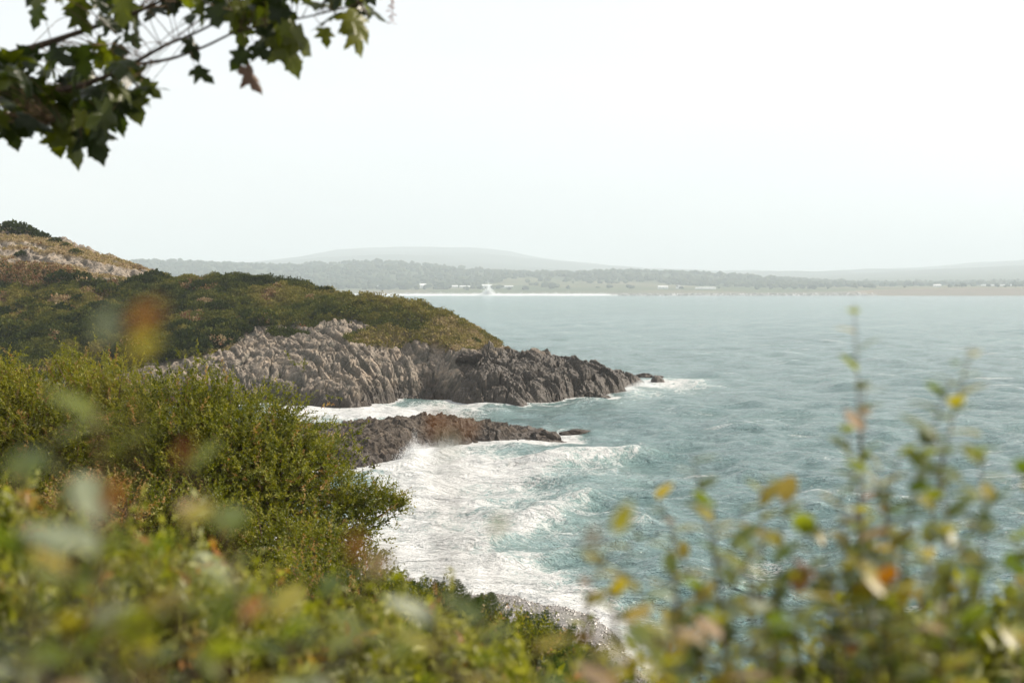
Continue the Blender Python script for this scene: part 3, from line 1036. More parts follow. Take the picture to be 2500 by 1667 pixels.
house(2287, 2700, 14, 8, 3.4, 2.0, 'white bungalow on top of the far right cliff', 'pale_roof', 3, 0.1)
for i, px in enumerate((2400, 2422, 2446, 2470, 2492)):
    house(px, 2860 + 12 * (i % 2), 9, 5, 2.8, 0.9, ['leftmost', 'second', 'third', 'fourth', 'rightmost'][i] + ' of the five white caravans behind the far right cliff', 'pale_roof', 2, 0.1 * i, 'caravan')

# boulders of the far foreshore
rr = np.random.default_rng(33)
tv, tf, tvar, off = [], [], [], 0
IV0 = np.array([(1, 0, 0), (-1, 0, 0), (0, 1, 0), (0, -1, 0), (0, 0, 1), (0, 0, -1)], float)
IF0 = np.array([(0, 2, 4), (2, 1, 4), (1, 3, 4), (3, 0, 4), (2, 0, 5), (1, 2, 5), (3, 1, 5), (0, 3, 5)])
for i in range(1600):
    px = rr.uniform(1330, 2140) if rr.random() < 0.85 else rr.uniform(700, 1400)
    d_ = rr.uniform(2492, 2535)
    s_ = rr.uniform(0.8, 2.6)
    gxw, gz = far_ground(px, d_)
    tv.append(IV0 * rr.uniform(0.6, 1.3, 3) * s_ + np.array([gxw, d_ * FS, gz + s_ * 0.3]))
    tf.append(IF0 + off)
    off += 6
    tvar.append(np.full(6, rr.random()))
M['far_stone'] = leaf_mat('far_stones', [(0.0, (0.05, 0.045, 0.04)), (0.5, (0.12, 0.11, 0.10)), (0.7, (0.5, 0.49, 0.47)), (1.0, (0.7, 0.69, 0.67))], 0.0, rough=0.7, spec=0.3)
link('foreshore_boulders', mesh_np('foreshore_boulders', np.vstack(tv), np.vstack(tf), M['far_stone'], {'var': np.concatenate(tvar)}), kind='stuff', label='strip of dark and pale boulders along the far shoreline')

# ------------------------------------------------------------------ haze over the bay
t = NT('haze_air')
pv = t.n('ShaderNodeVolumePrincipled')
pv.inputs['Color'].default_value = (0.735, 0.812, 0.872, 1)
pv.inputs['Density'].default_value = 0.00014
pv.inputs['Anisotropy'].default_value = 0.0
t.l(pv.outputs[0], t.out.inputs['Volume'])
v_, f_ = box(-9000, 9000, -60, 19800, -12, 620)
link('haze', mesh_np('haze', v_, f_, t.m), kind='stuff', label='pale sea haze lying over the bay')

# ------------------------------------------------------------------ plants of the headland
def ground_px(px, py, d0=212, d1=330):
    ds = np.arange(d0, d1, 0.25)
    q = np.array([P(px, py, d_) for d_ in ds])
    hit = np.nonzero(hg('z', q[:, 0], q[:, 1]) >= q[:, 2])[0]
    i = hit[0] if len(hit) else len(ds) - 1
    return np.array([q[i, 0], q[i, 1], hg('z', q[i:i + 1, 0], q[i:i + 1, 1])[0]])


SCRUB = [(0.0, (0.013, 0.021, 0.004)), (0.22, (0.036, 0.048, 0.008)), (0.42, (0.082, 0.086, 0.015)), (0.58, (0.15, 0.132, 0.027)), (0.72, (0.23, 0.18, 0.065)), (0.86, (0.36, 0.285, 0.165)), (1.0, (0.14, 0.06, 0.022))]
M['scrub'] = leaf_mat('scrub_foliage', SCRUB, 0.15, 1.5, 0.8, 0.05)
sr = np.random.default_rng(41)
N = 150000
x = sr.uniform(-125, 2, N)
y = sr.uniform(214, 322, N)
cv, dr, tp = hg('cover', x, y), hg('dry', x, y), hg('top', x, y)
zg = hg('z', x, y)
px_, py_ = project(x, y, zg)
den = np.where(tp > 0.5, 0.30, 1.0) * (cv > 0.45)
keep = (sr.random(N) < den) & (zg > 1.5) & (px_ > -90) & (px_ < 1290)
x, y, zg, dr, tp, px_, py_ = [a[keep] for a in (x, y, zg, dr, tp, px_, py_)]
n = len(x)
big = fbm(x * 0.09, y * 0.09, 4, 501)
med = fbm(x * 0.45, y * 0.45, 3, 502)
var = 0.37 + (big - 0.5) * 0.85 + (med - 0.5) * 0.45
var += 0.17 * sstep(700, 1000, px_)
var = np.clip(var, 0.03, 0.60)
var = np.where(dr > 0.45, np.clip(0.66 + (med - 0.5) * 0.5 + sr.normal(0, 0.05, n), 0.42, 0.88), var)
var = np.where(tp > 0.5, np.clip(0.80 + (med - 0.5) * 0.3 + sr.normal(0, 0.05, n), 0.5, 0.9), var)
rust = np.exp(-(((px_ - 70) / 130) ** 2 + ((py_ - 668) / 40) ** 2)) + (fbm(x * 0.22, y * 0.22, 3, 503) > 0.73) * (px_ < 900) * 0.8
var = np.where((rust > 0.45) & (sr.random(n) < 0.7), 0.93 + 0.07 * sr.random(n), var)
hgt = np.where(tp > 0.5, 0.28, np.where(dr > 0.45, 0.45, 0.45 + 0.75 * sstep(0.42, 0.62, med)))
K = 8
c0 = np.stack([x, y, zg], 1)
off_ = sr.normal(0, 1, (n, K, 3)) * np.array([0.26, 0.26, 0.0])
hz_ = sr.random((n, K)) * hgt[:, None]
p0 = c0[:, None, :] + off_
p0[:, :, 2] += hz_
nrm = unit(sr.normal(0, 1, (n, K, 3)) + np.array([0, 0, 0.5]))
ad = unit(sr.normal(0, 1, (n, K, 3)) + np.array([0, 0, 0.9]))
sd = unit(np.cross(ad, nrm))
size = (0.12 + 0.20 * sr.random((n, K)))[..., None]
tri = np.stack([p0 - sd * size * 0.55, p0 + sd * size * 0.55, p0 + ad * size * 1.5], 2).reshape(-1, 3)
vv = np.repeat(np.clip(var[:, None] + sr.normal(0, 0.045, (n, K)), 0, 1).ravel(), 3)
link('scrub', mesh_np('scrub', tri, np.arange(len(tri)).reshape(-1, 3), M['scrub'], {'var': vv}), kind='stuff', label='low scrub, heather and grass covering the headland')


def gorse_mesh(seed, lo, hi, n_=420):
    g = np.random.default_rng(seed)
    d_ = unit(g.normal(0, 1, (n_, 3)) + np.array([0, 0, 0.35]))
    d_[:, 2] = np.abs(d_[:, 2]) * 1.0 - 0.08
    lobe = 0.75 + 0.55 * vnoise(d_[:, 0] * 2.1 + seed, d_[:, 1] * 2.1 + d_[:, 2] * 1.7, seed)
    rr_ = lobe * (0.62 + 0.42 * g.random(n_) ** 0.6)
    p_ = d_ * rr_[:, None] * np.array([1.15, 1.15, 0.85])
    nr = unit(d_ + g.normal(0, 0.7, (n_, 3)))
    a_ = unit(d_ * 0.8 + g.normal(0, 0.6, (n_, 3)) + np.array([0, 0, 0.5]))
    s_ = 0.13 + 0.12 * g.random(n_)
    v_, f_ = leaf_quads(p_, a_, nr, s_ * 1.5, s_ * 1.1)
    var_ = np.repeat(np.clip(lo + (hi - lo) * g.random(n_), 0, 1), 4)
    return mesh_np('foliage', v_, f_, M['scrub'], {'var': var_})


gorse_kinds = {
    'green': [gorse_mesh(600 + i, 0.02, 0.26) for i in range(4)],
    'olive': [gorse_mesh(620 + i, 0.15, 0.48) for i in range(3)],
    'rust': [gorse_mesh(640 + i, 0.80, 1.0) for i in range(2)],
    'brown': [gorse_mesh(660 + i, 0.02, 0.20) for i in range(2)],
}
gs_v, gs_f = join([tube_np([(0, 0, -0.25), (0.1 * math.cos(a), 0.1 * math.sin(a), 0.15), (0.35 * math.cos(a), 0.35 * math.sin(a), 0.5)], [0.035, 0.03, 0.015], 5) for a in (0.3, 1.9, 3.3, 5.0)])
gorse_stem = mesh_np('stem', gs_v, gs_f, M['bark'])


def bush_at(p_, r_, kind, label, group=None, squash=1.0, name='gorse_bush', i=0):
    o = link(name, None, label=label, cat='bush', group=group, loc=tuple(p_))
    ms = gorse_kinds[kind]
    f_ = link('foliage', ms[i % len(ms)], o, loc=(0, 0, -0.08 * r_))
    f_.scale = (r_, r_, r_ * squash)
    f_.rotation_euler.z = random.uniform(0, 6.28)
    s_ = link('stem', gorse_stem, o)
    s_.scale = (r_, r_, r_)
    return o


for i, (px, py, r_, kind, lab) in enumerate([
        (28, 563, 2.5, 'green', 'dark gorse bush at the left on the very top of the hill'),
        (62, 572, 2.6, 'green', 'dark gorse bush in the middle of the hilltop clump'),
        (96, 582, 1.9, 'green', 'dark gorse bush at the right end of the hilltop clump'),
        (135, 592, 1.2, 'green', 'small lone dark bush on the skyline right of the hilltop clump'),
        (335, 656, 1.1, 'rust', 'rusty brown bush on the skyline where the hill meets the far coast'),
        (375, 684, 2.4, 'green', 'largest dark green bush at the right foot of the rocky hilltop'),
        (345, 688, 1.7, 'green', 'dark bush left of the largest bush below the rocky outcrop'),
        (508, 690, 0.9, 'brown', 'small brown bush on the headland skyline below the distant woods'),
        (690, 695, 1.1, 'brown', 'round brown bush on the skyline left of the headland shoulder'),
        (745, 704, 1.5, 'olive', 'broad green bush on the headland shoulder against the far surf'),
        (790, 716, 1.6, 'green', 'green bush just right of the headland shoulder'),
        (876, 744, 0.9, 'brown', 'small dark bush on the headland edge against the bay'),
        (970, 752, 0.6, 'olive', 'tiny bush alone on the sloping headland edge against the bay'),
        (612, 790, 2.2, 'green', 'big dark gorse bush overhanging the top left of the rock slab'),
        (560, 812, 2.2, 'olive', 'gorse bush above the brown soil left of the rock slab'),
        (500, 838, 2.2, 'green', 'dark gorse bush at the lower edge of the scrub by the soil'),
        (430, 850, 2.2, 'green', 'gorse bush lowest on the scrub slope behind the willow'),
        (500, 740, 1.3, 'rust', 'upper of two rusty red bushes in the middle of the scrub'),
        (525, 765, 1.4, 'rust', 'lower of two rusty red bushes in the middle of the scrub'),
        (850, 768, 2.0, 'olive', 'smooth rounded green bush above the rock slab'),
        (790, 772, 1.6, 'brown', 'dark bush above the middle of the rock slab'),
        (1155, 835, 1.0, 'olive', 'low bush where the end of the grass meets the rock'),
        (1238, 851, 0.45, 'rust', 'small straw tuft alone on the bare rock right of the grass'),
        (160, 600, 0.8, 'olive', 'small olive bush on the dry hill below the lone bush'),
        (185, 618, 1.1, 'olive', 'olive bush in the dry grass above the grey outcrop'),
        (55, 625, 1.2, 'brown', 'dark bush growing against the leftmost grey outcrop')]):
    bush_at(ground_px(px, py), r_, kind, lab, 'single bushes of the headland', 0.9, i=i)
k = 0
tries = 0
while k < 210 and tries < 6000:
    tries += 1
    px, py = random.uniform(-20, 850), random.uniform(660, 880)
    if py < np.interp(px, [0, 300, 440, 700, 870, 1000], [672, 690, 700, 705, 745, 765]) or py > np.interp(px, BXY['rock_line'][0], BXY['rock_line'][1]) - 8:
        continue
    p_ = ground_px(px, py)
    if hg('cover', p_[:1], p_[1:2])[0] < 0.8:
        continue
    nz = fbm(p_[:1] * 0.06, p_[1:2] * 0.06, 3, 521)[0]
    if nz < 0.42 or (py > 700 and py < 775 and px < 420 and random.random() < 0.8):
        continue
    kind = random.choices(['green', 'olive', 'rust', 'brown'], [5, 4, 0.35, 1.2])[0]
    lab = {'green': 'dark green gorse bush among the scrub on the headland slope', 'olive': 'olive green bush among the scrub on the headland slope',
           'rust': 'rusty brown withered bush among the scrub on the headland slope', 'brown': 'blackish gorse bush among the scrub on the headland slope'}[kind]
    bush_at(p_, random.uniform(1.0, 2.4), kind, lab, kind + ' bushes of the headland scrub', random.uniform(0.75, 1.05), i=k)
    k += 1

# loose rocks
bl_me = [mesh_np('boulder', lump(facets(IV3[:, 0] * 1.4 + 5 + i, IV3[:, 1] * 1.4 + IV3[:, 2] * 1.1, 700 + i, 1.0)[0][:, None] * 0.45 * IV3 + IV3 * 0.7, 710 + i, 0.3), IF3, M['ledge']) for i in range(4)]
for i, (px, py, d_, s_, lab) in enumerate([
        (1132, 884, None, (1.4, 1.2, 1.0), 'left of two grey boulders lying on the promontory'),
        (1158, 892, None, (1.3, 1.1, 1.1), 'right of two grey boulders lying on the promontory'),
        (1008, 974, 'sea', (1.0, 0.8, 0.7), 'small rock awash in the foam at the foot of the cliff'),
        (1440, 968, 'sea', (1.0, 0.8, 0.6), 'small rock in the surf below the promontory'),
        (1330, 1071, 'sea', (2.0, 1.6, 1.15), 'black rock at the right end of the low ledge'),
        (1290, 1066, 'sea', (2.2, 1.8, 1.2), 'dark rock joining the end of the low ledge'),
        (1405, 1061, 'sea', (1.9, 1.0, 0.62), 'farthest right black rock lying off the low ledge'),
        (1572, 921, 'sea', (1.9, 1.2, 0.75), 'low rock off the point of the headland'),
        (1605, 922, 'sea', (1.8, 1.0, 0.45), 'flat outermost rock off the point of the headland')]):
    p_ = sea_at(px, py) if d_ else ground_px(px, py)
    o = link('boulder', bl_me[i % 4], label=lab, cat='rock', group='loose rocks by the water', loc=(p_[0], p_[1], p_[2] + (0.1 if d_ else 0.3)))
    o.scale = s_
    o.rotation_euler.z = 0.4 * (i % 3)

# ------------------------------------------------------------------ spray
t = NT('spray_white')
M['spray'] = t.done(t.principled(t.ramp(t.noise(3), [(0.3, (0.78, 0.8, 0.8)), (0.7, (0.86, 0.87, 0.87))]), 0.6, 0.3))


def spray(name, centres, label, seed):
    g = np.random.default_rng(seed)
    tv_, off_, tf_ = [], 0, []
    for c_, w_, h_, n_, s0 in centres:
        a_ = g.normal(0, 1, (n_, 3))
        hh = np.abs(g.normal(0, 0.5, n_)) * h_
        q = np.array(c_) + np.stack([a_[:, 0] * w_ * np.clip(0.75 - 0.5 * hh / h_, 0.12, 1), a_[:, 1] * w_ * 0.5, hh], 1)
        s_ = s0 * (0.5 + g.random(n_)) * (1.2 - 0.6 * np.clip(hh / h_, 0, 1))
        tet = np.array([(1, 0, -0.5), (-0.6, 0.9, -0.5), (-0.6, -0.9, -0.5), (0, 0, 1)])
        tv_.append((q[:, None, :] + tet[None] * s_[:, None, None] * g.uniform(0.6, 1.4, (n_, 1, 3))).reshape(-1, 3))
        b_ = np.arange(n_)[:, None] * 4
        tf_.append(np.concatenate([b_ + np.array(q_) for q_ in ((0, 1, 3), (1, 2, 3), (2, 0, 3), (0, 2, 1))]) + off_)
        off_ += n_ * 4
    return link(name, mesh_np(name, np.vstack(tv_), np.vstack(tf_), M['spray']), kind='stuff', label=label)


spray('wave_spray', [(sea_at(1012, 1126), 1.3, 2.0, 14000, 0.019), (sea_at(1040, 1118), 1.6, 1.1, 9000, 0.022), (sea_at(1085, 1100), 2.0, 1.3, 6000, 0.016)], 'white spray bursting against the low ledge', 5)
spray('wave_spray', [(sea_at(1570, 945), 2.2, 1.1, 6000, 0.028), (sea_at(1540, 955), 1.6, 0.9, 4000, 0.028), (sea_at(990, 972), 1.4, 0.8, 3000, 0.025), (sea_at(1260, 980), 2.0, 0.5, 2000, 0.025)], 'white spray along the foot of the headland', 6)
spray('wave_spray', [((far_ground(1193, 2500)[0], 2494 * FS, 0), 13.0, 27, 3200, 0.7), ((far_ground(1180, 2500)[0], 2496 * FS, 0), 22.0, 6, 1800, 1.0)] +
      [((far_ground(px, 2500)[0], 2497 * FS, 0), 38.0, 7, 420, 1.0) for px in range(880, 1480, 28)], 'tall white splash and surf along the far shore', 7)

# ------------------------------------------------------------------ shrubs of the slope
M['willow'] = leaf_mat('willow_leaf', [(0.0, (0.018, 0.024, 0.004)), (0.3, (0.058, 0.070, 0.008)), (0.55, (0.135, 0.142, 0.014)), (0.75, (0.235, 0.215, 0.026)), (0.88, (0.34, 0.32, 0.12)), (1.0, (0.25, 0.12, 0.035))], 0.28, 1.9, 0.45, 0.18)
M['sage'] = leaf_mat('sage_leaf', [(0.0, (0.022, 0.032, 0.005)), (0.3, (0.075, 0.092, 0.011)), (0.52, (0.165, 0.172, 0.018)), (0.74, (0.26, 0.255, 0.06)), (0.88, (0.38, 0.39, 0.24)), (0.95, (0.26, 0.18, 0.03)), (1.0, (0.22, 0.085, 0.03))], 0.34, 2.0, 0.42, 0.2)


def shrub(name, label, lobes, n_sprigs, leaf, mat, seed, base=None, sprig=0.5, k_leaves=26, vlo=0.1, vhi=0.8, cat='shrub', group='shrubs of the slope', odd=0.05, upness=0.5):
    """lobes: (px, py, d, radius in px); base: pixel and distance of the root"""
    g = np.random.default_rng(seed)
    C_ = np.array([P(a, b, c_) for a, b, c_, _ in lobes])
    R_ = np.array([r_ / F * c_ for _, _, c_, r_ in lobes])
    wgt = R_ ** 2 / np.sum(R_ ** 2)
    li = g.choice(len(lobes), n_sprigs, p=wgt)
    d_ = unit(g.normal(0, 1, (n_sprigs, 3)) + np.array([0, -0.25, 0.35]))
    bumps = 0.80 + 0.4 * vnoise(d_[:, 0] * 2.5 + li * 3.1, d_[:, 2] * 2.5 + d_[:, 1] * 2, seed)
    rad_ = R_[li] * bumps * (0.55 + 0.5 * g.random(n_sprigs) ** 0.5)
    nc = max(12, n_sprigs // 42)
    ci = g.integers(0, nc, n_sprigs)                       # sprigs gather into sprays with gaps between
    root0 = C_[li] + d_ * rad_[:, None]
    root_ = root0[ci] + g.normal(0, 0.26, (n_sprigs, 3)) * R_[li[ci]][:, None]
    loose = g.random(n_sprigs) < 0.30
    root_ = np.where(loose[:, None], root0, root_)
    li = np.where(loose, li, li[ci])
    d_ = unit(root_ - C_[li])
    dirs = unit(d_ * 0.7 + g.normal(0, 0.45, (n_sprigs, 3)) + np.array([0, 0, upness]))
    ln = sprig * (0.5 + g.random(n_sprigs))
    tpos = np.linspace(0.05, 1.0, k_leaves)[None, :, None]
    bend = np.array([0, 0, -0.12])
    q = root_[:, None, :] + dirs[:, None, :] * (tpos - 0.35) * ln[:, None, None] + bend * (tpos ** 2) * ln[:, None, None]
    q = q + g.normal(0, 0.02 * sprig, q.shape)
    la = unit(dirs[:, None, :] * 0.75 + g.normal(0, 0.62, q.shape))
    nn_ = unit(g.normal(0, 0.55, q.shape) + d_[:, None, :] * 0.7 + np.array([0.0, 0.0, 0.5]))
    L_ = leaf * (0.6 + 0.6 * g.random(q.shape[:2])) * (1.05 - 0.35 * tpos[..., 0])
    v_, f_ = leaf_quads(q.reshape(-1, 3), la.reshape(-1, 3), nn_.reshape(-1, 3), L_.ravel(), L_.ravel() * (0.40 + 0.12 * g.random(L_.size)))
    vs_ = vlo + (vhi - vlo) * (0.35 * g.random(n_sprigs)[:, None] + 0.30 * g.random(nc)[ci][:, None] + 0.35 * g.random(L_.shape))
    vs_ = vs_ + 0.12 * (tpos[..., 0] - 0.5)
    dead = g.random((n_sprigs, 1)) < odd
    vs_ = np.where(dead, 0.93 + 0.07 * g.random(vs_.shape), np.clip(vs_, 0, 0.9))
    if base is None:
        i0 = np.argmin(C_[:, 2] - R_)
        bp = C_[i0] - np.array([0, 0, R_[i0]])
    else:
        bp = P(*base)
    bp = np.array([bp[0], bp[1], slope_height(np.array([bp[0]]), np.array([bp[1]]))[0] + 0.05])
    o = link(name, None, label=label, cat=cat, group=group, loc=tuple(bp))
    link('foliage', mesh_np('foliage', v_ - bp, f_, mat, {'var': np.repeat(vs_.ravel(), 4)}), o, kind='stuff')
    tubes = []
    sc_ = np.median(R_)
    for c_, r_ in zip(C_, R_):
        mid_ = bp * 0.45 + c_ * 0.55 + g.normal(0, 0.12, 3) * r_
        tubes.append(tube_np([bp - bp + g.normal(0, .06, 3) * sc_ + (0, 0, -0.15), mid_ - bp, c_ - bp], [0.045 * sc_, 0.032 * sc_, 0.018 * sc_], 6))
    for i in g.choice(n_sprigs, min(n_sprigs, 420), replace=False):
        c_ = C_[li[i]]
        tubes.append(tube_np([c_ - bp, (c_ * 0.4 + root_[i] * 0.6) - bp + g.normal(0, .05, 3) * sc_, root_[i] - bp, root_[i] + dirs[i] * ln[i] * 0.6 - bp], [0.014 * sc_, 0.009 * sc_, 0.006 * sc_, 0.003 * sc_], 4))
    sv, sf = join(tubes)
    link('stem', mesh_np('stem', sv, sf, M['stem']), o)
    return o


shrub('willow_bush', 'large dense olive green willow bush in front of the low rock ledge',
      [(470, 1045, 28, 120), (590, 1085, 28, 135), (700, 1140, 28, 122), (800, 1195, 28, 108), (885, 1245, 27.5, 78), (945, 1248, 27.5, 34), (640, 1210, 27, 165), (480, 1190, 27, 170), (770, 1290, 27, 130), (880, 1320, 27, 66),
       (400, 1080, 28.5, 140), (480, 1340, 26.5, 140), (640, 1360, 26.5, 130), (780, 1390, 26.5, 100), (560, 1150, 29, 170), (420, 1200, 29, 150), (690, 1220, 28.5, 150)], 7800, 0.075, M['willow'], 801, (640, 1420, 27), 0.42, 24, 0.12, 0.84)
shrub('willow_bush', 'yellower willow bush at the left edge behind the large one',
      [(30, 1000, 32, 105), (150, 990, 32, 100), (270, 1000, 31.5, 100), (360, 985, 31, 70), (80, 1080, 31, 150), (240, 1080, 30.5, 150), (-60, 1030, 32, 120), (40, 1220, 30, 150), (200, 1240, 29.5, 150), (330, 1200, 29, 130), (100, 1340, 28, 140), (280, 1350, 28, 140), (60, 1150, 31.5, 120), (190, 1150, 31.5, 130), (330, 1110, 30.5, 120)], 5200, 0.082, M['willow'], 802, (150, 1300, 31), 0.46, 24, 0.35, 0.84, odd=0.08)
shrub('willow_bush', 'lower olive bush below the large willow beside the foam',
      [(640, 1385, 20, 110), (760, 1390, 20, 100), (870, 1385, 20, 66), (520, 1360, 20, 120), (400, 1330, 20, 110), (280, 1330, 20, 110), (560, 1480, 18, 120), (720, 1470, 18, 110)], 2600, 0.062, M['willow'], 803, (600, 1560, 19), 0.40, 24, 0.15, 0.82)
shrub('bramble_bush', 'rust tinted bush between the large willow and the pale sprays at left',
      [(230, 1240, 16, 70), (310, 1255, 16, 60), (180, 1290, 15, 70)], 500, 0.055, M['willow'], 804, (230, 1420, 16), 0.35, 20, 0.6, 0.95, odd=0.75)
shrub('leafy_thicket', 'low green thicket sloping down to the beach with bracken in it',
      [(820, 1530, 11.5, 110), (960, 1560, 11.5, 105), (1080, 1585, 11, 100), (1190, 1615, 10.5, 95), (1290, 1650, 10, 90), (900, 1640, 10, 130), (1060, 1680, 9.5, 130), (1370, 1690, 9.5, 70)], 1900, 0.045, M['willow'], 806, (1000, 1700, 11), 0.30, 20, 0.1, 0.78, odd=0.05)
# nearer sprays, out of focus
near = [
    ('pale leaved bush low at the left edge of the frame', [(40, 1500, 5.2, 170), (180, 1570, 5.0, 180), (60, 1680, 4.6, 220), (-90, 1380, 5.4, 150)], 440, (100, 1900, 5.0)),
    ('pale leaved bush second from the left in the foreground', [(330, 1520, 6.2, 140), (440, 1590, 5.6, 160), (300, 1690, 5.0, 200)], 420, (380, 1950, 5.5)),
    ('sage green bush in the foreground under the lower olive bush', [(600, 1620, 6.2, 140), (720, 1680, 5.6, 150), (560, 1730, 5.0, 190)], 380, (640, 2000, 5.6)),
    ('sage green bush at the bottom of the frame left of the beach', [(880, 1680, 6.0, 130), (1010, 1710, 5.8, 110), (900, 1760, 5.2, 150)], 300, (930, 2000, 5.6)),
    ('dark tipped bush at the bottom right of the frame', [(2200, 1800, 4.2, 150), (2420, 1760, 4.0, 150), (2330, 1700, 4.2, 80)], 280, (2330, 2300, 4.1)),
    ('olive bush at the bottom of the frame below the beach', [(1300, 1770, 5.0, 110), (1560, 1810, 4.6, 130), (1800, 1820, 4.4, 150)], 240, (1500, 2300, 4.6)),
]
for i, (lab, lobes, ns, base) in enumerate(near):
    lobes = [(a, b, c_ * 0.58, r_) for a, b, c_, r_ in lobes]
    shrub('leafy_bush', lab, lobes, ns, 0.048, M['sage'], 820 + i, (base[0], base[1], base[2] * 0.58), 0.22, 18, 0.12, 0.93, group='near bushes of the foreground', odd=0.06)

# ------------------------------------------------------------------ bracken
M['fern'] = leaf_mat('bracken', [(0.0, (0.030, 0.050, 0.012)), (0.5, (0.065, 0.090, 0.020)), (0.85, (0.13, 0.13, 0.03)), (1.0, (0.24, 0.13, 0.03))], 0.35, 1.6, 0.5, 0.35)


def frond_mesh(seed, tint):
    g = np.random.default_rng(seed)
    pb, pa, pn, pl = [], [], [], []
    n_ = 17
    for i in range(n_):
        tt = i / (n_ - 1)
        z_ = 0.25 + 0.75 * tt
        c_ = np.array([0, 0.28 * tt ** 2, z_ - 0.12 * tt ** 3])
        for s_ in (-1, 1):
            ln = 0.30 * (1 - tt) ** 0.8 + 0.03
            dv = unit(np.array([s_ * 1.0, 0.25, 0.35]))
            for j in range(9):
                q = c_ + dv * ln * (j + 0.5) / 9
                for s2 in (-1, 1):
                    pb.append(q)
                    pa.append(unit(np.array([0.35 * s_, 0.1, 0.0]) + s2 * np.array([0, 0.35, 0.9]) + g.normal(0, .15, 3)))
                    pn.append(unit(np.array([0.0, -0.9, 0.4]) + g.normal(0, .2, 3)))
                    pl.append(0.055 * (1 - 0.75 * j / 9) * (1.1 - 0.7 * tt) + 0.008)
    pl = np.array(pl)
    v_, f_ = leaf_quads(np.array(pb), np.array(pa), np.array(pn), pl, pl * 0.45)
    rv, rf = tube_np([(0, 0, 0), (0, 0.02, 0.25), (0, 0.1, 0.62), (0, 0.28, 0.88)], [0.008, 0.007, 0.005, 0.002], 4)
    rf = np.concatenate([rf[:, [0, 1, 2]], rf[:, [0, 2, 3]]])
    va, fa_ = join([(v_, f_), (rv, rf)])
    var_ = np.concatenate([np.clip(np.repeat(g.random(len(pl)) * 0.35 + tint, 4), 0, 1), np.full(len(rv), 0.8)])
    return mesh_np('frond', va, fa_, M['fern'], {'var': var_})


fronds = [frond_mesh(900, 0.05), frond_mesh(901, 0.3), frond_mesh(902, 0.2), frond_mesh(903, 0.66)]
fern_spots = []
fg = np.random.default_rng(17)
for i in range(150):
    tt = fg.random()
    px = 740 + 680 * tt + fg.normal(0, 25)
    pyt = np.interp(px, [700, 900, 1000, 1100, 1200, 1300, 1400], [1370, 1395, 1410, 1425, 1455, 1510, 1570]) + abs(fg.normal(0, 42))
    fern_spots.append((px, pyt, 12.5 - 4.0 * min(1, (pyt - 1400) / 260) + fg.normal(0, .3)))
for i, (px, py, d_) in enumerate(fern_spots):
    tip = P(px, py, d_)
    gz = slope_height(tip[:1], tip[1:2])[0]
    hh = max(0.75, tip[2] - gz + 0.05)
    o = link('bracken_fern', None, label='green bracken fern in the thicket between the foreground bushes and the beach', cat='fern', group='bracken thicket above the beach', loc=(tip[0], tip[1], tip[2] - hh))
    for j in range(5):
        f_ = link('frond', fronds[fg.choice(4, p=[.35, .3, .25, .10])], o)
        s_ = hh * fg.uniform(0.85, 1.15)
        f_.scale = (s_ * 0.9, s_ * 0.9, s_)
        f_.rotation_euler = (-fg.uniform(-0.1, 0.35), fg.normal(0, .08), fg.uniform(0, 6.28))
        f_.location = (fg.normal(0, .07), fg.normal(0, .07), 0)

# ------------------------------------------------------------------ foreground sprigs an arm's length away
def oval_leaf(name, L_, W_, seed, mat):
    g = np.random.default_rng(seed)
    prof_ = [(0.0, 0.0), (0.10, 0.28), (0.28, 0.46), (0.5, 0.5), (0.72, 0.40), (0.9, 0.2), (1.0, 0.0)]
    vs_, fs_ = [], []
    for tt, w_ in prof_:
        zc = -0.18 * L_ * tt * tt
        vs_ += [(-w_ * W_, tt * L_, zc + 0.18 * w_ * W_), (0, tt * L_, zc), (w_ * W_, tt * L_, zc + 0.18 * w_ * W_)]
    for i in range(len(prof_) - 1):
        a = i * 3
        fs_ += [(a, a + 1, a + 4, a + 3), (a + 1, a + 2, a + 5, a + 4)]
    return mesh_np(name, np.array(vs_), np.array(fs_), mat, smooth=True)


def one(name, cols, tr=0.45, tv_=1.8, rough=0.38):
    return leaf_mat(name, [(i / max(1, len(cols) - 1), c_) for i, c_ in enumerate(cols)], tr, tv_, rough, 0.35, source='rand')


M['leaf_green'] = one('spray_leaf_green', [(0.05, 0.075, 0.010), (0.10, 0.128, 0.016), (0.17, 0.185, 0.024)])
M['leaf_yellow'] = one('spray_leaf_yellow', [(0.20, 0.19, 0.03), (0.28, 0.24, 0.035), (0.30, 0.21, 0.03)])
M['leaf_pale'] = one('spray_leaf_pale', [(0.17, 0.195, 0.12), (0.235, 0.255, 0.165), (0.29, 0.30, 0.21)], 0.25, 1.2)
M['leaf_rust'] = one('spray_leaf_rust', [(0.24, 0.085, 0.015), (0.29, 0.13, 0.03), (0.16, 0.05, 0.010)], 0.35, 1.3)
M['leaf_blush'] = one('spray_leaf_blush', [(0.27, 0.19, 0.10), (0.32, 0.22, 0.13)], 0.35, 1.2)
KINDS = ['leaf_green', 'leaf_yellow', 'leaf_pale', 'leaf_rust', 'leaf_blush']
LEAF = {k_: [oval_leaf('leaf', 0.034, 0.017, i, M[k_]), oval_leaf('leaf', 0.028, 0.015, i + 3, M[k_])] for i, k_ in enumerate(KINDS)}
eg = np.random.default_rng(23)
DSC, LSC = 1.4, 1.42          # distance of the sprays and size of their leaves


def fade(mix):
    m_ = np.array(mix) * np.array([1.9, 1.0, 1, 0.4, 0.4])
    return m_ / m_.sum()


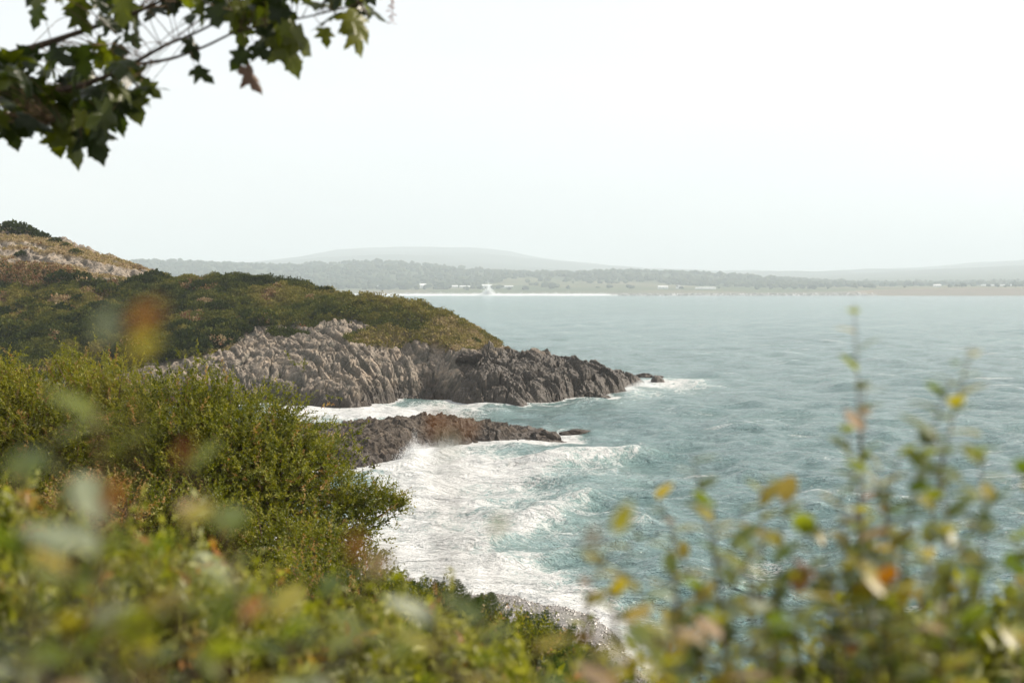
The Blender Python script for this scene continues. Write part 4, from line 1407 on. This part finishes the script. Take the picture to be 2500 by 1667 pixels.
def sprig_shrub(label, sprigs, root, mix, step=0.016, lscale=1.0, cat='shrub', group='leafy sprays right in front of the viewer', start=0.35):
    """sprigs: (tip px, tip py, distance, foot px); one shrub rooted at root = (x, y)"""
    rz_ = slope_height(np.array([root[0] * DSC]), np.array([root[1] * DSC]))[0]
    base = np.array([root[0] * DSC, root[1] * DSC, rz_])
    o = link('leafy_shrub', None, label=label, cat=cat, group=group, loc=tuple(base))
    for tpx, tpy, d_, fpx in sprigs:
        d_ = d_ * DSC
        tip = P(tpx, tpy, d_)
        foot = P(fpx, 1780, d_ * eg.uniform(0.98, 1.06))
        ss = np.linspace(0, 1, 14)
        bow = eg.normal(0, 0.02, 3) * np.array([1, 1, 0.2])
        upper = foot[None] * (1 - ss)[:, None] + tip[None] * ss[:, None] + np.sin(ss * math.pi)[:, None] * bow
        low = np.array([base + (foot - base) * s_ + np.array([0, 0, 0.10 * math.sin(s_ * math.pi)]) for s_ in (0, 0.3, 0.6, 0.85)])
        path = np.vstack([low, upper]) - base
        v_, f_ = tube_np(path, np.linspace(0.0034, 0.0009, len(path)), 5)
        link('stem', mesh_np('stem', v_, f_, M['stem']), o)
        ln = np.linalg.norm(tip - foot)
        m = max(4, int(ln * (1 - 0.0) / (step * LSC * 0.52)))
        for i in range(m):
            s_ = (i + 0.5) / m
            c_ = np.array([np.interp(s_, ss, upper[:, j]) for j in range(3)])
            kd = eg.choice(KINDS, p=fade(mix))
            ob = bpy.data.objects.new('leaf', LEAF[kd][i % 2])
            COL.objects.link(ob)
            ob.parent = o
            ob.location = tuple(c_ - base)
            az = 2.4 * i + eg.normal(0, .4)
            dirv = Vector((math.cos(az), math.sin(az), eg.normal(0.55, 0.35))).normalized()
            q = dirv.to_track_quat('Y', 'Z')
            ob.rotation_mode = 'QUATERNION'
            ob.rotation_quaternion = q @ Vector((0, 1, 0)).rotation_difference(Vector((0, 1, 0)))
            k_ = LSC * lscale * eg.uniform(0.7, 1.2)
            ob.scale = (k_, k_, k_)
    return o


G, YL, PL, RU, BL = KINDS
R1 = [0.52, 0.27, 0.09, 0.06, 0.06]
R2 = [0.36, 0.24, 0.26, 0.08, 0.06]
sprig_shrub('thin tall spray of leaves rising highest against the bay right of centre', [(2085, 742, 1.45, 2110), (2060, 980, 1.4, 2120), (2110, 930, 1.35, 2130)], (0.42, 1.5), [0.40, 0.14, 0.24, 0.06, 0.16], 0.036)
sprig_shrub('tallest dark green spray near the right edge of the frame', [(2372, 845, 1.25, 2250), (2320, 930, 1.22, 2240), (2285, 1060, 1.15, 2250), (2200, 1100, 1.2, 2230), (2390, 1090, 1.2, 2290)], (0.44, 1.2), [0.74, 0.16, 0.04, 0.02, 0.04], 0.019)
sprig_shrub('spray of leaves in the extreme right corner', [(2498, 1120, 1.15, 2470), (2430, 1210, 1.15, 2430), (2480, 1300, 1.2, 2440), (2390, 1380, 1.1, 2380), (2500, 1420, 1.0, 2490)], (0.50, 1.1), R1, 0.020)
sprig_shrub('yellowish spray under the tall thin one', [(2135, 1150, 1.25, 2160), (2050, 1200, 1.2, 2100), (2180, 1240, 1.15, 2180), (2100, 1310, 1.15, 2120), (2010, 1290, 1.2, 2060)], (0.40, 1.25), [0.34, 0.40, 0.10, 0.08, 0.08], 0.019)
sprig_shrub('loose yellow tipped spray over the water near the middle of the frame', [(1690, 1110, 1.3, 1800), (1740, 1220, 1.3, 1810), (1640, 1260, 1.25, 1740), (1600, 1200, 1.35, 1760)], (0.30, 1.4), [0.30, 0.42, 0.12, 0.08, 0.08], 0.028)
sprig_shrub('airy olive spray right of the loose yellow tipped one', [(1860, 1150, 1.3, 1880), (1810, 1230, 1.25, 1860), (1920, 1210, 1.25, 1930), (1960, 1290, 1.2, 1980)], (0.33, 1.35), [0.42, 0.34, 0.10, 0.06, 0.08], 0.025)
sprig_shrub('dense leafy spray at the bottom right of centre', [(1780, 1330, 1.2, 1800), (1870, 1310, 1.15, 1880), (1950, 1350, 1.15, 1960), (1830, 1420, 1.1, 1850), (1710, 1400, 1.15, 1740)], (0.27, 1.2), R1, 0.018)
sprig_shrub('blushing spray by the edge of the beach', [(1560, 1290, 1.2, 1660), (1530, 1400, 1.1, 1620), (1640, 1390, 1.15, 1680), (1480, 1470, 1.0, 1580), (1500, 1330, 1.2, 1640)], (0.2, 1.25), [0.28, 0.30, 0.14, 0.12, 0.16], 0.022)
sprig_shrub('low dense spray in the bottom right corner', [(2050, 1430, 1.05, 2050), (2160, 1420, 1.05, 2160), (2280, 1360, 1.05, 2280), (1960, 1480, 1.0, 1960), (2400, 1500, 1.0, 2400), (2220, 1520, 1.0, 2220)], (0.38, 1.0), R1, 0.016)
sprig_shrub('low yellow spray at the bottom between beach and right corner', [(1760, 1490, 1.0, 1760), (1650, 1520, 0.95, 1650), (1860, 1520, 0.95, 1860), (1560, 1570, 0.9, 1560)], (0.22, 1.0), [0.36, 0.38, 0.14, 0.06, 0.06], 0.017)
DSC = 1.1
sprig_shrub('low pale spray at the bottom middle of the frame', [(1180, 1500, 1.0, 1220), (1300, 1560, 1.0, 1320), (1060, 1510, 1.0, 1060), (1420, 1590, 0.95, 1440), (950, 1530, 0.95, 950)], (0.05, 1.1), [0.30, 0.26, 0.24, 0.12, 0.08], 0.022)
sprig_shrub('pale spray at the bottom left of centre', [(800, 1440, 1.1, 830), (640, 1430, 1.1, 650), (880, 1560, 0.95, 880), (720, 1560, 1.0, 720)], (-0.15, 1.1), R2, 0.022)
DSC = 0.95
sprig_shrub('pale spray reaching up in front of the large willow bush', [(440, 1110, 1.1, 480), (470, 1250, 1.05, 500), (380, 1330, 1.0, 420), (560, 1380, 1.0, 560)], (-0.24, 1.1), [0.30, 0.16, 0.28, 0.20, 0.06], 0.030)
sprig_shrub('tall pale spray at the left in front of the yellower willow', [(230, 985, 0.95, 130), (110, 1040, 0.95, 60), (140, 1230, 0.95, 100), (40, 1130, 0.9, 20)], (-0.34, 1.0), [0.34, 0.12, 0.44, 0.08, 0.02], 0.030)
sprig_shrub('low spray in the bottom left corner', [(80, 1420, 0.95, 80), (230, 1440, 1.0, 230), (340, 1500, 0.95, 340), (20, 1530, 0.9, 20), (480, 1530, 0.95, 480), (170, 1560, 0.9, 170)], (-0.28, 1.0), R2, 0.022)


def twig(label, leaves, root):
    """a thin twig very near the lens carrying single leaves: (px, py, distance, kind, scale)"""
    rz_ = slope_height(np.array([root[0]]), np.array([root[1]]))[0]
    base = np.array([root[0], root[1], rz_])
    o = link('leafy_twig', None, label=label, cat='twig', group='twigs close to the lens', loc=tuple(base))
    for px, py, d_, kd, k_ in leaves:
        p_ = P(px, py, d_)
        ss = np.linspace(0, 1, 9)[:, None]
        path = base * (1 - ss) ** 1.5 + p_ * (1 - (1 - ss) ** 1.5)
        v_, f_ = tube_np(path - base, np.linspace(0.0016, 0.0005, 9), 4)
        link('stem', mesh_np('stem', v_, f_, M['stem']), o)
        ob = link('leaf', LEAF[kd][0], o, loc=tuple(p_ - base))
        dirv = Vector((eg.normal(0.2, .4), eg.normal(0, .2), eg.normal(0.8, .3))).normalized()
        xv = dirv.cross(Vector((eg.normal(0, .3), -1, eg.normal(0.2, .3)))).normalized()
        ob.rotation_mode = 'QUATERNION'
        ob.rotation_quaternion = Matrix((xv, dirv, xv.cross(dirv))).transposed().to_quaternion()
        ob.scale = (k_, k_, k_)


twig('blurred brown and yellow leaves on a twig before the headland scrub', [(320, 860, 0.60, 'leaf_yellow', 0.45), (315, 800, 0.60, 'leaf_rust', 0.55), (240, 830, 0.66, 'leaf_pale', 0.55)], (-0.16, 0.72))
twig('blurred rusty leaf on a twig in front of the low rock ledge', [(1070, 1065, 0.70, 'leaf_rust', 0.42), (1130, 1060, 0.72, 'leaf_rust', 0.32), (1095, 1110, 0.68, 'leaf_pale', 0.34)], (-0.03, 0.78))
twig('twig with blurred rusty and pinkish leaves in front of the large willow bush', [(870, 1370, 0.8, 'leaf_rust', 0.55), (900, 1400, 0.8, 'leaf_blush', 0.55), (430, 1130, 0.75, 'leaf_rust', 0.45), (250, 1240, 0.8, 'leaf_rust', 0.55)], (-0.12, 0.95))
twig('sparse twig with green, yellow and pinkish leaves before the surf of the cove', [(1200, 1300, 0.85, 'leaf_green', 0.42), (1500, 1300, 1.2, 'leaf_yellow', 0.9), (1440, 1340, 0.9, 'leaf_blush', 0.5)], (0.05, 1.0))

# ------------------------------------------------------------------ undergrowth on the slope
ug = np.random.default_rng(61)
N = 26000
y = 3 + 45 * ug.random(N) ** 0.8
x = ug.uniform(-0.42, 0.30, N) * y
zg = slope_height(x, y) + 0.05
rr_ = x - np.interp(y, *EDGE)
keep = rr_ < 3.5
x, y, zg = x[keep], y[keep], zg[keep]
n = len(x)
K = 10
q = np.stack([x, y, zg], 1)[:, None, :] + ug.normal(0, 1, (n, K, 3)) * np.array([0.13, 0.13, 0.0])
q[..., 2] += ug.random((n, K)) * (0.15 + 0.35 * fbm(x, y, 3, 601))[:, None]
a_ = unit(ug.normal(0, 1, q.shape) + np.array([0, 0, 0.8]))
nn_ = unit(ug.normal(0, 1, q.shape) + np.array([0, 0, 0.6]))
L_ = 0.05 + 0.06 * ug.random(n * K)
v_, f_ = leaf_quads(q.reshape(-1, 3), a_.reshape(-1, 3), nn_.reshape(-1, 3), L_, L_ * 0.45)
vr = np.clip(0.15 + 0.5 * fbm(x * 0.6, y * 0.6, 3, 611)[:, None] + ug.normal(0, 0.12, (n, K)), 0, 0.85)
vr = np.where(ug.random((n, 1)) < 0.06, 0.97, vr)
link('undergrowth', mesh_np('undergrowth', v_, f_, M['willow'], {'var': np.repeat(vr.ravel(), 4)}), kind='stuff', label='tangled low undergrowth covering the slope between the bushes')

# ------------------------------------------------------------------ sycamore overhead
def PS(px, py, d):
    return P(px, py, d * 1.3)


half = [(0.0, 0.0), (0.10, -0.07), (0.22, -0.10), (0.30, -0.06), (0.44, -0.04), (0.39, 0.05), (0.41, 0.10), (0.33, 0.14), (0.30, 0.20), (0.40, 0.24), (0.44, 0.30), (0.53, 0.33), (0.60, 0.43), (0.49, 0.44), (0.45, 0.48),
        (0.35, 0.46), (0.28, 0.50), (0.21, 0.50), (0.26, 0.60), (0.25, 0.67), (0.30, 0.72), (0.20, 0.78), (0.18, 0.85), (0.10, 0.90), (0.0, 1.04)]


def syc_leaf(seed, mat, curl=0.3, wide=1.0):
    g = np.random.default_rng(seed)
    out_ = [(a, b) for a, b in half] + [(-a, b) for a, b in half[-2:0:-1]]
    ring1 = [(a * 0.55 * wide, 0.28 + (b - 0.28) * 0.55) for a, b in out_]
    pts_ = [(0, 0.28)] + ring1 + [(a * wide, b) for a, b in out_]
    k1, k2, k3 = g.uniform(0.5, 1.5) * curl, g.uniform(-0.3, 1.2) * curl, g.uniform(-0.5, 0.5) * curl
    v_ = []
    for a, b in pts_:
        z_ = -k1 * a * a * 1.3 - k2 * (b - 0.2) ** 2 * 0.8 + k3 * a * b + 0.03 * math.sin(9 * a + seed) * math.sin(8 * b) + 0.12 * abs(a)
        v_.append((a, b, z_))
    n_ = len(out_)
    f_ = []
    for i in range(n_):
        j = (i + 1) % n_
        f_.append((0, 1 + i, 1 + j))
        f_.append((1 + i, 1 + n_ + i, 1 + n_ + j))
        f_.append((1 + i, 1 + n_ + j, 1 + j))
    return mesh_np('leaf', np.array(v_), np.array(f_), mat, smooth=True)


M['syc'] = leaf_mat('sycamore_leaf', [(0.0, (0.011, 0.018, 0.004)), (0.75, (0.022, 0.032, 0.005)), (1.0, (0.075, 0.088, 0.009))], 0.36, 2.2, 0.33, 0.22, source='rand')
M['syc_dead'] = leaf_mat('sycamore_dead_leaf', [(0.0, (0.075, 0.045, 0.03)), (1.0, (0.13, 0.08, 0.055))], 0.15, 1.2, 0.6, 0.2, source='rand')
M['seed'] = leaf_mat('sycamore_seed', [(0.0, (0.25, 0.13, 0.10)), (1.0, (0.32, 0.18, 0.14))], 0.3, 1.3, 0.6, 0.2, source='rand')
M['syc_backlit'] = leaf_mat('sycamore_leaf_backlit', [(0.0, (0.06, 0.075, 0.009)), (1.0, (0.12, 0.125, 0.012))], 0.5, 2.2, 0.35, 0.28, source='rand')  # sun shining through the leaves is put into this lighter yellow-green colour
SLL = [syc_leaf(60 + i, M['syc_backlit'], 0.5) for i in range(3)]
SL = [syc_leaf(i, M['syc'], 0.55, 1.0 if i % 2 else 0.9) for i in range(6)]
yg = np.random.default_rng(77)
troot = np.array([-5.9, 5.7, 0.0])
troot[2] = slope_height(troot[:1], troot[1:2])[0] - 0.1
syc = link('sycamore_tree', None, label='sycamore tree reaching its leafy branch into the top left of the frame', cat='tree', loc=tuple(troot))
limb = [troot + (0, 0, 0), troot + (0.05, 0.0, 1.2), troot + (0.15, 0.05, 2.3), troot + (0.3, 0.0, 3.6), troot + (0.2, 0.1, 5.2)]
v_, f_ = tube_np(np.array(limb) - troot, [0.20, 0.16, 0.14, 0.11, 0.05], 10)
link('trunk', mesh_np('trunk', v_, f_, M['bark'], smooth=True), syc)
fork = limb[2]


def bpath(pxs_, r0, r1, start=None):
    q = [PS(*a) for a in pxs_]
    if start is not None:
        q = [start, start * 0.5 + q[0] * 0.5 + np.array([0, 0, 0.05])] + q
    q = np.array(q)
    tt = np.linspace(0, len(q) - 1, 6 * len(q))
    sm = np.stack([np.interp(tt, np.arange(len(q)), q[:, k_]) for k_ in range(3)], 1)
    for _ in range(3):
        sm[1:-1] = 0.5 * sm[1:-1] + 0.25 * (sm[:-2] + sm[2:])
    v2, f2 = tube_np(sm - troot, r1 + (r0 - r1) * np.linspace(1, 0, len(sm)) ** 2.2, 7)
    link('branch', mesh_np('branch', v2, f2, M['bark'], smooth=True), syc)
    return sm


B = [bpath([(-260, 200, 4.5), (-20, 150, 4.4), (120, 105, 4.35), (215, 72, 4.3), (330, 35, 4.25), (520, -60, 4.2), (700, -160, 4.2)], 0.045, 0.005, fork),
     bpath([(-200, 260, 4.4), (60, 240, 4.3), (220, 205, 4.25), (320, 160, 4.2), (400, 112, 4.15), (470, 85, 4.1), (560, 40, 4.1), (590, -30, 4.1)], 0.030, 0.004, fork),
     bpath([(320, 160, 4.2), (420, 145, 4.15), (500, 115, 4.1), (570, 80, 4.1), (660, 60, 4.0), (760, 40, 4.0), (880, 10, 4.0), (940, -40, 4.0)], 0.007, 0.003),
     bpath([(60, 240, 4.3), (120, 290, 4.25), (180, 330, 4.2), (215, 360, 4.2)], 0.008, 0.003),
     bpath([(260, 55, 4.3), (280, 10, 4.3), (285, -60, 4.3)], 0.006, 0.003),
     bpath([(700, -160, 4.2), (800, -60, 4.1), (870, 0, 4.05), (900, 40, 4.0)], 0.010, 0.003)]
allb = np.vstack(B)


def inside(px, py, poly):
    c_ = False
    for i in range(len(poly)):
        (x1, y1), (x2, y2) = poly[i], poly[i - 1]
        if (y1 > py) != (y2 > py) and px < (x2 - x1) * (py - y1) / (y2 - y1) + x1:
            c_ = not c_
    return c_


polyA = [(-160, 110), (40, 120), (150, 125), (230, 100), (310, 130), (330, 190), (360, 230), (310, 255), (240, 310), (150, 320), (110, 280), (60, 300), (0, 320), (-160, 340)]
polyB = [(90, -120), (90, 20), (200, 20), (230, 50), (300, 60), (360, 30), (450, 40), (520, 50), (600, 60), (690, 80), (740, 50), (830, 40), (890, 40), (900, -120)]
places = []
for poly, n_, x0, x1, y0, y1 in ((polyA, 140, -160, 360, 100, 330), (polyB, 140, 90, 900, -120, 90)):
    k_ = 0
    while k_ < n_:
        a, b = yg.uniform(x0, x1), yg.uniform(y0, y1)
        if inside(a, b, poly):
            places.append((a, b, yg.uniform(3.8, 4.6), None, 0.125 if poly is polyA else 0.115))
            k_ += 1
# leaves the photograph singles out: px, py of the leaf's foot, distance, pixel its tip points to, size
places += [(165, 300, 4.2, (205, 425), 0.15), (215, 310, 4.2, (255, 395), 0.13), (130, 315, 4.2, (150, 390), 0.10), (290, 235, 4.1, (285, 315), 0.12), (320, 225, 4.1, (340, 290), 0.11), (350, 205, 4.1, (400, 245), 0.07),
           (475, 168, 4.0, (535, 208), 0.075), (600, 125, 4.0, (565, 165), 0.075), (620, 110, 4.0, (668, 150), 0.08), (680, 90, 3.9, (735, 175), 0.13), (705, 75, 3.9, (760, 120), 0.12), (650, 70, 3.9, (690, 150), 0.11),
           (850, 60, 3.9, (895, 130), 0.11), (845, 30, 3.9, (900, 90), 0.11), (460, 95, 4.1, (480, 140), 0.08), (790, 70, 4.0, (800, 108), 0.06), (320, 85, 4.2, (340, 125), 0.07), (95, 15, 4.2, (80, 80), 0.08), (180, 20, 4.2, (210, 60), 0.10),
           (20, 280, 4.2, (20, 350), 0.09), (60, 250, 4.2, (110, 330), 0.12)]
stalks = []
for i, (a, b, d_, tip_, s_) in enumerate(places):
    p_ = PS(a, b, d_)
    bright = (tip_ is not None and a > 640 and i % 3 > 0) or (tip_ is None and yg.random() < (0.04 if a < 420 else 0.10))  # leaves given the painted backlit tone: right end, plus a random few
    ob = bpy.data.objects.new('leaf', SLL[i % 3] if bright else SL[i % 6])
    COL.objects.link(ob)
    ob.parent = syc
    ob.location = tuple(p_ - troot)
    if tip_ is None:
        dirv = Vector((yg.normal(0.15, 0.6), yg.normal(-0.1, 0.6), yg.normal(-0.45, 0.4))).normalized()
        nv = Vector((yg.normal(0, .5), yg.normal(-0.2, .6), yg.normal(0.6, .4)))
        s_ = s_ * yg.uniform(0.7, 1.15)
    else:
        dirv = Vector(PS(tip_[0], tip_[1], d_ + yg.normal(0, .03)) - p_).normalized()
        nv = Vector((yg.normal(0.3, .3), -0.8, yg.normal(0.5, .3)))
        s_ = s_ * 1.2
    yv = dirv
    xv = yv.cross(nv).normalized()
    zv = xv.cross(yv)
    ob.rotation_mode = 'QUATERNION'
    ob.rotation_quaternion = Matrix((xv, yv, zv)).transposed().to_quaternion()
    ob.scale = (s_, s_, s_)
    j = np.argmin(np.linalg.norm(allb - p_, axis=1))
    c_ = allb[max(0, j - 3)]
    if np.linalg.norm(c_ - p_) < 0.65:
        mid_ = (c_ + p_) / 2 + np.array([0, 0, 0.03])
        stalks.append(tube_np(np.array([c_, mid_, p_]) - troot, [0.0022, 0.0016, 0.0012], 4))
v_, f_ = join(stalks)
link('leaf_stalks', mesh_np('leaf_stalks', v_, f_, M['stem']), syc)
dead_me = syc_leaf(31, M['syc_dead'], 2.2, 0.55)
dl = link('leaf', dead_me, syc, label='brown withered leaf hanging curled below the branch', loc=tuple(PS(600, 165, 3.95) - troot))
dl.scale = (0.13, 0.13, 0.13)
dirv = Vector(PS(640, 245, 3.93) - PS(600, 165, 3.95)).normalized()
xv = dirv.cross(Vector((0.4, -1, 0.2))).normalized()
dl.rotation_mode = 'QUATERNION'
dl.rotation_quaternion = Matrix((xv, dirv, xv.cross(dirv))).transposed().to_quaternion()
sv_, sf_ = [], []
for i in range(16):
    c_ = PS(958 + yg.normal(0, 4), -10 + 4.4 * i, 4.0) - troot
    a_ = unit(np.array([[yg.normal(0, 1), yg.normal(0, .6), -0.5]]))
    sv_.append(leaf_quads(c_[None], a_, unit(yg.normal(0, 1, (1, 3))), [0.022], [0.009]))
v_, f_ = join(sv_)
link('seed_cluster', mesh_np('seed_cluster', v_, f_, M['seed']), syc, label='thin bunch of reddish winged seeds hanging at the top')
v_, f_ = tube_np(np.array([B[5][-6], PS(930, -60, 4.0), PS(955, -30, 4.0), PS(958, 60, 4.0)]) - troot, [0.002, 0.0016, 0.0012, 0.0008], 4)
link('seed_stalk', mesh_np('seed_stalk', v_, f_, M['stem']), syc)
